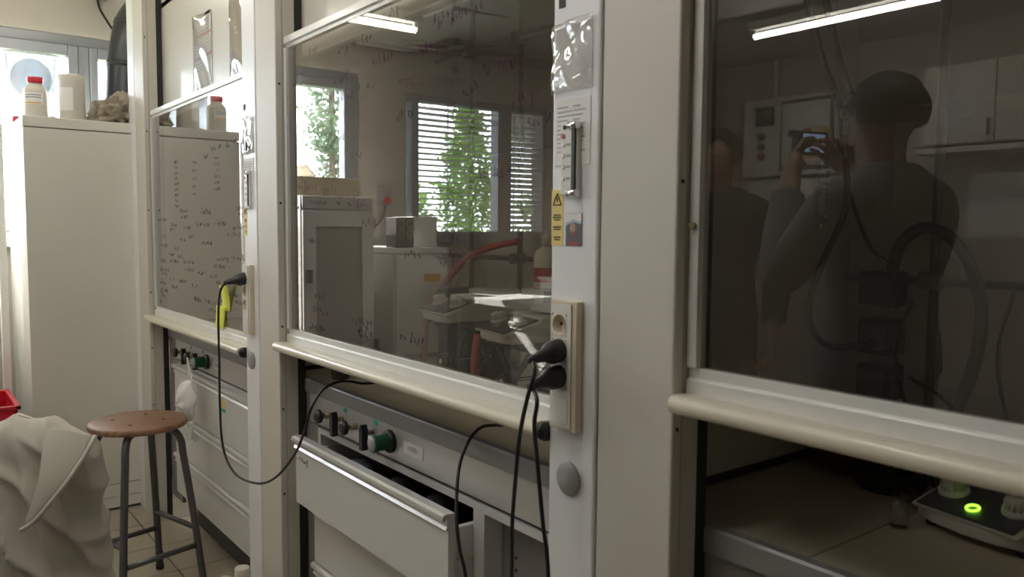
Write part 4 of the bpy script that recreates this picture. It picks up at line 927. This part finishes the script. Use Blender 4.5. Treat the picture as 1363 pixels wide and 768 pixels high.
MB().tube(curve([(-.88, 1.33, 2.10), (-.875, 1.33, 1.9), (-.862, 1.32, 1.765), (-.841, 1.32, 1.682), (-.815, 1.32, 1.599), (-.783, 1.32, 1.53), (-.765, 1.31, 1.45), (-.752, 1.30, 1.372), (-.763, 1.30, 1.321), (-.799, 1.30, 1.241), (-.817, 1.30, 1.173), (-.802, 1.30, 1.127), (-.777, 1.32, 1.106), (-.768, 1.40, 1.104), (-.768, 1.43, 1.106)], 7), .0065, 12).build('hose_tube', 'tube_dark', hh)
MB().tube(curve([(-.852, 1.35, 2.10), (-.850, 1.34, 1.9), (-.836, 1.335, 1.765), (-.815, 1.335, 1.682), (-.793, 1.335, 1.60), (-.772, 1.335, 1.55)], 7), .0065, 12).build('hose_tube', 'tube_dark', hh)
gt = thing('glass_tube', 'pale plastic tube hanging beside the dark hose', 'tube', (-.78, 1.30, 1.6))
MB().tube(curve([(-.80, 1.30, 2.05), (-.797, 1.30, 1.85), (-.794, 1.30, 1.745), (-.784, 1.30, 1.655), (-.770, 1.30, 1.577), (-.759, 1.30, 1.531)], 7), .007, 12).build('tube_wall', 'lab_glass', gt)
MB().torus((-.758, 1.30, 1.512), .010, .0028, 'y', 18, 8).build('metal_ring', 'brass', gt); MB().cyl((-.758, 1.30, 1.500), (-.758, 1.30, 1.474), .005, n=12).build('ring_clip', 'chrome', gt)
cd = thing('coil_condenser', 'clear glass coil condenser hanging in the right hood', 'condenser', (-.79, 1.30, 1.32))
MB().lathe([(.010, 1.325), (.013, 1.335), (.013, 1.43), (.008, 1.445), (.008, 1.465)], (-.790, 1.285, 0), 20).build('glass_jacket', 'lab_glass', cd)
MB().tube([(-.790 + .008 * math.cos(k * .6), 1.285 + .008 * math.sin(k * .6), 1.335 + k * .0009) for k in range(105)], .0022, 6).build('glass_coil', 'chrome', cd)
MB().sphere((-.790, 1.285, 1.32), .006, 10, 8).build('drip_tip', 'chrome', cd)
for k, z in enumerate((1.205, 1.115, 1.030)):
    t = thing('power_box', ['uppermost black transformer box inside the right hood', 'middle black transformer box inside the right hood', 'lowest black transformer box inside the right hood'][k], 'power box', (-.77, 1.45, z - .035), 'black boxes in the right hood')
    MB().box(-.803, -.737, 1.44, 1.50, z - .033, z + .033).build('box_shell', 'black_plastic', t, .006)
    MB().box(-.795, -.745, 1.437, 1.441, z - .022, z + .022).build('box_lid', 'stirrer_panel', t, .002)
    MB().tube([(-.77, 1.50, z), (-.77, 1.575, z)], .006, 8).build('mounting_pin', 'rod_steel', t)
for k, pts in enumerate(([(-.769, 1.295, 1.469), (-.752, 1.32, 1.36), (-.737, 1.36, 1.282), (-.726, 1.42, 1.248), (-.74, 1.437, 1.22)], [(-.70, 1.44, 1.19), (-.72, 1.43, 1.10), (-.70, 1.42, 1.02), (-.66, 1.42, .93), (-.62, 1.40, .868), (-.55, 1.42, .868)], [(-.70, 1.44, 1.05), (-.63, 1.43, 1.02), (-.58, 1.42, .96), (-.55, 1.42, .868)], [(-.545, 1.46, 1.22), (-.56, 1.45, 1.1), (-.53, 1.44, .98), (-.5, 1.45, .868)])):
    t = thing('thin_cable', ['thin cable running from the coil condenser to the uppermost black box', 'thin cable dropping left of the looped hose', 'thin cable sagging under the looped hose', 'thin cable at the right frame edge inside the hood'][k], 'cable', pts[0], 'thin cables in the right hood')
    MB().tube(curve(pts, 6), .0035, 8).build('cable', 'cable_black', t)
# ------------------------------------------------------------------ the room seen only in the glass
sv = thing('steel_oven', 'stainless drying oven with glazed door, mirrored in the middle hood', 'oven', (-4.3, -.06, 0))
MB().box(-4.62, -4.02, -.272, .143, .05, 1.478).build('oven_body', 'steel', sv, .004)
dr = MB(); dr.box(-4.02, -3.995, -.268, -.200, .45, 1.40); dr.box(-4.02, -3.995, .068, .139, .45, 1.40); dr.box(-4.02, -3.995, -.1998, .0678, 1.315, 1.40); dr.box(-4.02, -3.995, -.1998, .0678, .45, .62)
dr = dr.build('oven_door', 'steel', sv, .003)
MB().box(-4.019, -4.010, -.205, .072, .61, 1.32).build('door_glass', 'oven_glass', dr)
MB().box(-4.02, -4.0, -.268, .139, 1.41, 1.475).build('control_strip', 'alu', sv, .002)
for yy in (.02, -.06, -.12): MB().cyl((-4.0, yy, 1.44), (-3.99, yy, 1.44), .008, n=12).build('control_knob', 'dark', sv)
MB().box(-3.995, -3.965, .10, .13, 1.02, 1.09).build('door_latch', 'elec_dark', dr, .003)
for yy in (-.25, .12):
    for xx in (-4.55, -4.08): MB().cyl((xx, yy, 0), (xx, yy, .05), .02, n=10).build('oven_foot', 'rubber', sv)
bb = thing('cardboard_box', 'flat brown cardboard box on top of the steel oven', 'box', (-4.3, 0, 1.478))
MB().box(-4.55, -4.15, -.27, .13, 1.478, 1.585).build('box_body', 'box_beige', bb, .002); 
MB().prism([(.13, 1.585), (.17, 1.645), (.165, 1.648), (.126, 1.587)], 'x', -4.55, -4.15).build('box_flap', 'box_beige', bb); MB().prism([(-.02, 1.585), (.03, 1.65), (.026, 1.652), (-.024, 1.587)], 'x', -4.5, -4.2).build('paper_fold', 'paper', bb)
wf = thing('white_freezer', 'white undercounter freezer carrying two loudspeakers, mirrored in the glass', 'freezer', (-4.28, -.55, 0))
MB().box(-4.58, -3.985, -.735, -.385, .03, 1.165).build('freezer_body', 'white_goods', wf, .004); MB().box(-4.59, -3.97, -.738, -.382, 1.168, 1.20).build('freezer_top', 'white_goods', wf, .004)
MB().box(-3.985, -3.96, -.732, -.39, .10, 1.16).build('freezer_door', 'white_goods', wf, .005); MB().box(-3.9602, -3.9585, -.68, -.57, 1.005, 1.05).build('orange_label', 'orange_label', wf)
for xx in (-4.5, -4.05):
    for yy in (-.70, -.42): MB().cyl((xx, yy, 0), (xx, yy, .03), .02, n=10).build('freezer_foot', 'rubber', wf)
for k, y in enumerate((-.442, -.502)):
    t = thing('loudspeaker', ['small dark loudspeaker nearer the oven on the white freezer', 'small dark loudspeaker nearer the white box on the freezer'][k], 'loudspeaker', (-4.07, y, 1.20), 'pair of loudspeakers')
    MB().box(-4.12, -4.0, y - .028, y + .028, 1.20, 1.372).build('speaker_case', 'speaker_dark', t, .004)
    for z in (1.335, 1.275):
        c_ = MB().lathe([(.022, 0), (.0245, .004), (.022, .007), (.019, .004)], (-4.0, y, z), 24, 'x').build('speaker_ring', 'speaker_ring', t)
        MB().lathe([(.019, .003), (.010, -.004), (.0001, .001)], (-3.999, y, z), 20, 'x').build('speaker_cone', 'speaker_dark', c_)
pb = thing('white_box', 'plain white box behind the loudspeakers on the freezer', 'box', (-4.2, -.65, 1.20))
MB().box(-4.32, -4.08, -.733, -.575, 1.20, 1.372).build('box_body', 'white_goods', pb, .003); MB().box(-4.322, -4.078, -.735, -.573, 1.372, 1.379).build('box_lid', 'white_goods', pb, .002)
ws = thing('wall_switch', 'grey wall socket with red switch between oven and blind', 'switch', (XW, -.70, 1.5))
MB().box(XW, XW + .05, -.78, -.69, 1.46, 1.58).build('switch_box', 'grey_disc', ws, .004); MB().cyl((XW + .05, -.735, 1.49), (XW + .075, -.735, 1.49), .022, n=16).build('red_button', 'red_plastic', ws)
MB().tube(curve([(XW + .03, -.735, 1.46), (XW + .05, -.72, 1.40), (XW + .08, -.66, 1.34), (XW + .1, -.55, 1.28)], 5), .006, 8).build('cable', 'cable_black', ws)
be = thing('lab_bench', 'white lab bench with sunlit edge, mirrored beside the near column', 'bench', (-3.2, -1.0, 0))
MB().box(-3.73, -2.62, -1.45, -.598, .915, .95).build('bench_top', 'bench_top', be, .003)
for (xx, yy) in ((-3.69, -.65), (-3.69, -1.40)): MB().box(xx - .02, xx + .02, yy - .02, yy + .02, 0, .915).build('bench_leg', 'alu', be, .002)
MB().box(-3.19, -2.66, -1.40, -.622, .06, .914).build('drawer_unit', 'white_goods', be)
for (a, b) in ((.650, .845), (.445, .640), (.255, .435), (.07, .245)):
    f = MB().box(-3.19, -2.66, -.622, -.604, a, b - .025).build('drawer', 'white_goods', be, .001); m = MB(); lip(m, -3.19, -2.66, 0, b); m.xf(Matrix.Translation((0, -.604, 0)) @ Matrix.Scale(-1, 4, (0, 1, 0))).build('pull_lip', 'lip_alu', f)
sb = thing('storage_box', 'low white storage box on the mirrored bench', 'box', (-3.2, -1.2, .95))
MB().box(-3.5, -2.9, -1.42, -1.05, .95, 1.03).build('box_body', 'white_goods', sb, .004); MB().box(-3.51, -2.89, -1.43, -1.04, 1.03, 1.045).build('box_lid', 'white_goods', sb, .004)
# ceiling fittings
def lamp(label, a, b, grp='ceiling tube lamps', tm='tube_light'):
    a = Vector(a); b = Vector(b); mid = (a + b) / 2; t = thing('tube_lamp', label, 'lamp', (mid.x, mid.y, ZC), grp); d_ = (b - a).normalized(); s_ = Vector((-d_.y, d_.x, 0))
    m2 = Matrix(((d_.x, s_.x, 0, mid.x), (d_.y, s_.y, 0, mid.y), (0, 0, 1, a.z), (0, 0, 0, 1))); h = (b - a).length / 2
    MB().box(-h - .03, h + .03, -.035, .035, .035, .085).xf(m2).build('lamp_housing', 'lamp_body', t, .004)
    for s in (-1, 1): MB().cyl((s * h * .7, 0, .085), (s * h * .7, 0, ZC - a.z), .006, n=8).xf(m2).build('hanger_rod', 'rod_steel', t)
    for s in (-1, 1): MB().box(s * h - .012, s * h + .012, -.014, .014, -.016, .036).xf(m2).build('lamp_holder', 'lamp_body', t, .002)
    MB().cyl(a, b, .018, n=16).build('light_tube', tm, t)
lamp('lit tube lamp near the end wall, mirrored high in the middle hood', (-3.93, -.497, 2.40), (-3.93, .75, 2.40), tm='tube_light_dim')
lamp('added tube lamp out of view over the aisle, brightening the hood fronts', (-2.4, -.75, 2.50), (-2.4, .5, 2.50))  # added fill lamp, never in view, lifts cabinet, stool and hood fronts
lamp('added tube lamp out of view left of the camera, brightening the middle hood', (-1.2, -.75, 2.50), (-1.2, .5, 2.50))  # second added fill lamp, unseen, for more light into the middle hood
lamp('lit tube lamp over the room, mirrored high in the right hood', (-3.11, -2.42, 2.50), (-2.00, -2.42, 2.50))
du = thing('ceiling_duct', 'pale rectangular ventilation duct under the ceiling', 'duct', (-3.8, -.58, ZC))
MB().box(-4.70, -2.4, -.88, -.52, 2.46, 2.52).build('duct_body', 'duct_steel', du, .006)
for x in (-4.6, -3.6, -2.6): MB().box(x - .015, x + .015, -.89, -.51, 2.45, 2.53).build('duct_flange', 'duct_steel', du, .003); MB().cyl((x + .05, -.70, 2.515), (x + .05, -.70, ZC), .006, n=8).build('hanger_rod', 'rod_steel', du)
pi = thing('ceiling_pipe', 'thin pipes along the ceiling corner of the end wall', 'pipe', (XW + .05, -1.6, 2.5))
for k, (x, z) in enumerate(((XW + .05, 2.56), (XW + .05, 2.51))): MB().cyl((x, -3.5, z), (x, -.9, z), .014, n=12).build('pipe', 'rod_steel', pi)
for y in (-1.2, -2.2, -3.2): MB().box(XW, XW + .07, y - .01, y + .01, 2.49, 2.58).build('pipe_bracket', 'rod_steel', pi)
# back wall fittings mirrored in the right hood
eb = thing('electric_cabinet', 'pale electrical cabinet with coloured buttons on the back wall', 'electrical box', (-3.5, YB, 1.5))
MB().box(-3.93, -3.15, YB, YB + .16, 1.72, 2.30).build('cabinet_case', 'elec_grey', eb, .006); MB().box(-3.60, -3.17, YB + .16, YB + .172, 1.76, 2.27).build('cabinet_window', 'elec_dark', eb, .003)
MB().box(-3.575, -3.195, YB + .172, YB + .176, 1.785, 2.245).build('breaker_panel', 'elec_grey', eb); MB().box(-3.90, -3.15, YB, YB + .12, 1.48, 1.70).build('socket_box', 'elec_grey', eb, .004)
for k, m in enumerate(('elec_dark', 'green_mark', 'red_mark')): MB().cyl((-3.76, YB + .16, 2.02 - k * .075), (-3.76, YB + .185, 2.02 - k * .075), .026, n=14).build('push_button', m, eb)
for k, m in enumerate(('elec_dark', 'red_mark', 'orange_label', 'red_mark', 'orange_label')): MB().box(-3.52 + (k % 3) * .12, -3.45 + (k % 3) * .12, YB + .176, YB + .18, 2.0 - .17 * (k // 3), 2.05 - .17 * (k // 3)).build('breaker', m, eb)
MB().box(-3.80, -3.66, YB, YB + .2, 2.10, 2.24).build('switch_lever', 'elec_dark', eb, .004)
MB().cyl((-3.73, YB + .05, 2.30), (-3.73, YB + .05, ZC), .018, n=10).build('conduit', 'elec_grey', eb)
cu_ = thing('wall_cupboard', 'pale wall cupboard with a pinned drawing on the back wall', 'cupboard', (-2.1, YB, 1.8))
MB().box(-2.47, -1.2, YB, YB + .33, 1.84, 2.32).build('cupboard_case', 'wood_shelf', cu_, .004)
for k in range(3):
    o = MB().box(-2.465 + k * .42, -2.055 + k * .42, YB + .33, YB + .348, 1.845, 2.315).build('cupboard_door', 'wood_shelf', cu_, .003); MB().box(-2.10 + k * .42, -2.085 + k * .42, YB + .348, YB + .37, 1.88, 1.98).build('handle', 'alu', o, .002)
pn = MB().box(-2.36, -2.16, YB + .3485, YB + .350, 1.95, 2.14).build('pinned_drawing', 'paper', cu_)
MB().torus((-2.29, YB + .351, 2.07), .03, .003, 'y', 18, 6).build('drawn_curve', 'ink_faint', pn); MB().box(-2.22, -2.18, YB + .35, YB + .351, 1.97, 1.985).build('drawn_block', 'ink', pn)
MB().box(-2.50, -1.17, YB, YB + .35, 1.79, 1.825).build('cupboard_shelf', 'wood_shelf', cu_, .003)
wsht = thing('notice_sheet', 'large pale notice sheet under the wall cupboard', 'notice', (-2.1, YB, 1.4))
MB().box(-2.32, -1.75, YB, YB + .006, 1.28, 1.68).build('notice_board', 'paper', wsht); MB().box(-2.30, -1.77, YB + .006, YB + .008, 1.30, 1.66).build('notice_face', 'paper', wsht)
# ------------------------------------------------------------------ two people standing in the room (seen in the right-hand glass)
def person(label, loc, face, arms, glasses, shirt):
    t = thing('person', label, 'person', loc, None)
    V, Ed, Rd, Lb = [], [], [], []
    def jn(p, r, lb, par=None):
        V.append(Vector(p)); Rd.append(r if isinstance(r, tuple) else (r, r)); Lb.append(lb); k = len(V) - 1
        if par is not None: Ed.append((par, k))
        return k
    pel = jn((0, 0, .95), (.155, .115), 't'); ws_ = jn((0, 0, 1.09), (.145, .105), 's', pel); che = jn((0, .0, 1.27), (.165, .115), 's', ws_); nb = jn((0, .01, 1.415), (.09, .075), 's', che)
    nk = jn((0, .0, 1.475), .054, 'b', nb); h1 = jn((0, -.022, 1.54), (.062, .072), 'b', nk); h2 = jn((0, -.020, 1.60), (.074, .090), 'b', h1); h3 = jn((0, -.012, 1.66), (.076, .094), 'b', h2); h4 = jn((0, -.004, 1.712), (.052, .066), 'b', h3)
    for s in (-1, 1):
        hp = jn((.092 * s, 0, .88), .095, 't', pel); kn = jn((.10 * s, -.02, .49), .062, 't', hp); cf = jn((.10 * s, .015, .32), .056, 't', kn); an = jn((.10 * s, .02, .085), .042, 't', cf); jn((.115 * s, -.06, .045), .045, 'f', an); jn((.12 * s, -.15, .035), .034, 'f', len(V) - 1)
        sh = jn((.175 * s, .01, 1.385), .062, 's', nb); A = arms[0 if s < 0 else 1]
        el = jn(A[0], .047, 's', sh); fa = jn(Vector(A[0]) * .5 + Vector(A[1]) * .5, .040, 's', el); wr = jn(A[1], .029, 'b', fa)
        d_ = (Vector(A[2]) - Vector(A[1])); L_ = d_.length; d_.normalize(); pa = jn(Vector(A[1]) + d_ * L_ * .6, (.030, .022), 'h', wr)
        sd_ = d_.cross(Vector(A[3])).normalized(); up_ = Vector(A[3]).normalized(); base = Vector(A[1]) + d_ * L_ * .95
        for q, (o_, ln) in enumerate(((-.028, .062), (-.009, .072), (.010, .068), (.028, .052))):
            p0 = base + sd_ * o_; p1 = p0 + (d_ + up_ * .25) * ln * .5; p2 = p1 + (d_ * .4 + up_ * .9) * ln * .4; p3 = p2 + (up_ * .9 - d_ * .3) * ln * .3
            a_ = jn(p0, .0095, 'h', pa); a_ = jn(p1, .009, 'h', a_); a_ = jn(p2, .0085, 'h', a_); jn(p3, .008, 'h', a_)
        p0 = Vector(A[1]) + d_ * L_ * .45 - sd_ * .032; a_ = jn(p0, .011, 'h', pa); a_ = jn(p0 + d_ * .026 - sd_ * .016 + up_ * .012, .0095, 'h', a_); jn(p0 + d_ * .05 - sd_ * .010 + up_ * .026, .0085, 'h', a_)
    me = bpy.data.meshes.new('tmp_body'); me.from_pydata(V, Ed, []); ob = bpy.data.objects.new('tmp_body', me); C.objects.link(ob)
    sk = ob.modifiers.new('skin', 'SKIN'); ob.modifiers.new('sub', 'SUBSURF').levels = 2
    for k, d_ in enumerate(me.skin_vertices[0].data): d_.radius = Rd[k]; d_.use_root = (k == 0)
    dg = bpy.context.evaluated_depsgraph_get(); body = bpy.data.meshes.new_from_object(ob.evaluated_get(dg)); bpy.data.objects.remove(ob); bpy.data.meshes.remove(me)
    # a nose ridge, brow and chin pulled out of the head surface
    for v in body.vertices:
        p = v.co
        if p.z > 1.49 and p.y < -.05:
            p.y -= .024 * math.exp(-((p.x / .014) ** 2) - ((p.z - 1.588) / .022) ** 2) + .008 * math.exp(-((p.x / .03) ** 2) - ((p.z - 1.518) / .014) ** 2) + .006 * math.exp(-((p.x / .045) ** 2) - ((p.z - 1.628) / .01) ** 2)
            p.y += .007 * math.exp(-(((abs(p.x) - .030) / .013) ** 2) - ((p.z - 1.612) / .011) ** 2)
    mt = Matrix.Translation(loc) @ Matrix.Rotation(face, 4, 'Z')
    lab = []
    for v in body.vertices:
        k = min(range(len(V)), key=lambda q: (V[q] - v.co).length - Rd[q][0] * .6); lab.append(Lb[k])
    def sub(name, keep, m, off, cut=None):
        vs, fs, mp = [], [], {}
        for p in body.polygons:
            if sum(lab[i] in keep for i in p.vertices) * 2 >= len(p.vertices):
                f = []
                for i in p.vertices:
                    if i not in mp: mp[i] = len(vs); vs.append(body.vertices[i].co + body.vertices[i].normal * off)
                    f.append(mp[i])
                fs.append(f)
        b = MB(); b.add(vs, fs, True); b.xf(mt); o = b.build(name, m, t)
        if cut:      # straight hem or waistband
            bm = bmesh.new(); bm.from_mesh(o.data); bmesh.ops.bisect_plane(bm, geom=bm.verts[:] + bm.edges[:] + bm.faces[:], plane_co=(0, 0, cut[0]), plane_no=(0, 0, cut[1]), clear_outer=True); bm.to_mesh(o.data); bm.free()
        return o
    hand_low = any(p.z < .95 for p, l_ in zip(V, Lb) if l_ == 'h')
    sub('shirt', 'st', shirt, .016, (.93, -1)); sub('trousers', 't', 'trousers', .009); sub('shoes', 'f', 'rubber', .006)
    b = MB(); b.add([v.co for v in body.vertices], [tuple(p.vertices) for p in body.polygons], True); b.xf(mt); b.build('body', 'skin', t)
    hb = MB(); nu, nv = 12, 28; vs = []
    for a in range(nu + 1):
        u = a / nu
        for c in range(nv):
            v = 2 * math.pi * c / nv; front = max(0, -math.sin(v)); lim = 1.95 - 1.0 * front ** 1.5; th = u * lim
            r = .006 * math.sin(9 * v + 5 * u)
            vs.append((math.sin(th) * math.cos(v) * (.092 + r), -.004 + math.sin(th) * math.sin(v) * (.112 + r), 1.632 + math.cos(th) * (.105 + r)))
    hb.add(vs, [(a * nv + c, a * nv + (c + 1) % nv, (a + 1) * nv + (c + 1) % nv, (a + 1) * nv + c) for a in range(nu) for c in range(nv)], True); hb.xf(mt)
    o = hb.build('hair', 'hair', t); o.modifiers.new('s', 'SOLIDIFY').thickness = .012
    for s in (-1, 1):
        e = MB().sphere((.030 * s, -.098, 1.612), .011, 12, 8).xf(mt).build('eye', 'eye_white', t); MB().sphere((.030 * s, -.1065, 1.612), .0045, 10, 6).xf(mt).build('iris', 'ink', e)
        MB().sphere((.081 * s, -.005, 1.598), .026, 14, 8, (.35, .7, 1)).xf(mt).build('ear', 'skin', t)
    MB().sphere((0, -.098, 1.548), .02, 14, 8, (1, .35, .28)).xf(mt).build('mouth', 'photo_red', t)
    if glasses:
        g = MB()
        for s in (-1, 1): g.torus((.033 * s, -.122, 1.612), .022, .0018, 'y', 20, 6); g.tube([(.055 * s, -.12, 1.616), (.082 * s, -.06, 1.616), (.085 * s, .01, 1.61)], .0018, 6)
        g.tube([(-.012, -.123, 1.615), (.012, -.123, 1.615)], .0018, 6); g.xf(mt).build('spectacles', 'chrome', t)
    return t, mt
relax = (((-.25, .04, 1.11), (-.24, -.10, .89), (-.235, -.14, .80), (.6, -.5, 0)), ((.25, .04, 1.11), (.24, -.10, .89), (.235, -.14, .80), (-.6, -.5, 0)))
raised = (((-.27, -.10, 1.17), (-.115, -.235, 1.475), (-.065, -.262, 1.545), (.7, .5, 0)), ((.27, -.10, 1.17), (.115, -.235, 1.475), (.065, -.262, 1.545), (-.7, .5, 0)))
person('standing person in a dark top with spectacles, mirrored at left in the dark hood', (-2.19, -.94, 0), rad(150), relax, True, 'shirt_dark')
p2, mt2 = person('standing person holding a small camera up to the face, mirrored in the dark hood', (-1.13, -.30, 0), rad(-75), raised, False, 'shirt_grey')
ca = thing('compact_camera', 'small camera with glowing screen held by the mirrored person', 'camera', mt2 @ Vector((0, -.285, 1.53)))
MB().box(-.058, .058, -.305, -.272, 1.540, 1.610).xf(mt2).build('camera_body', 'black_plastic', ca, .003)
MB().box(-.042, .042, -.2725, -.2705, 1.548, 1.602).xf(mt2).build('camera_screen', 'screen', ca)
MB().lathe([(.026, 0), (.026, -.03), (.023, -.034), (.02, -.03), (.0001, -.028)], (0, -.305, 1.575), 20, 'y').xf(mt2).build('camera_lens', 'black_plastic', ca)
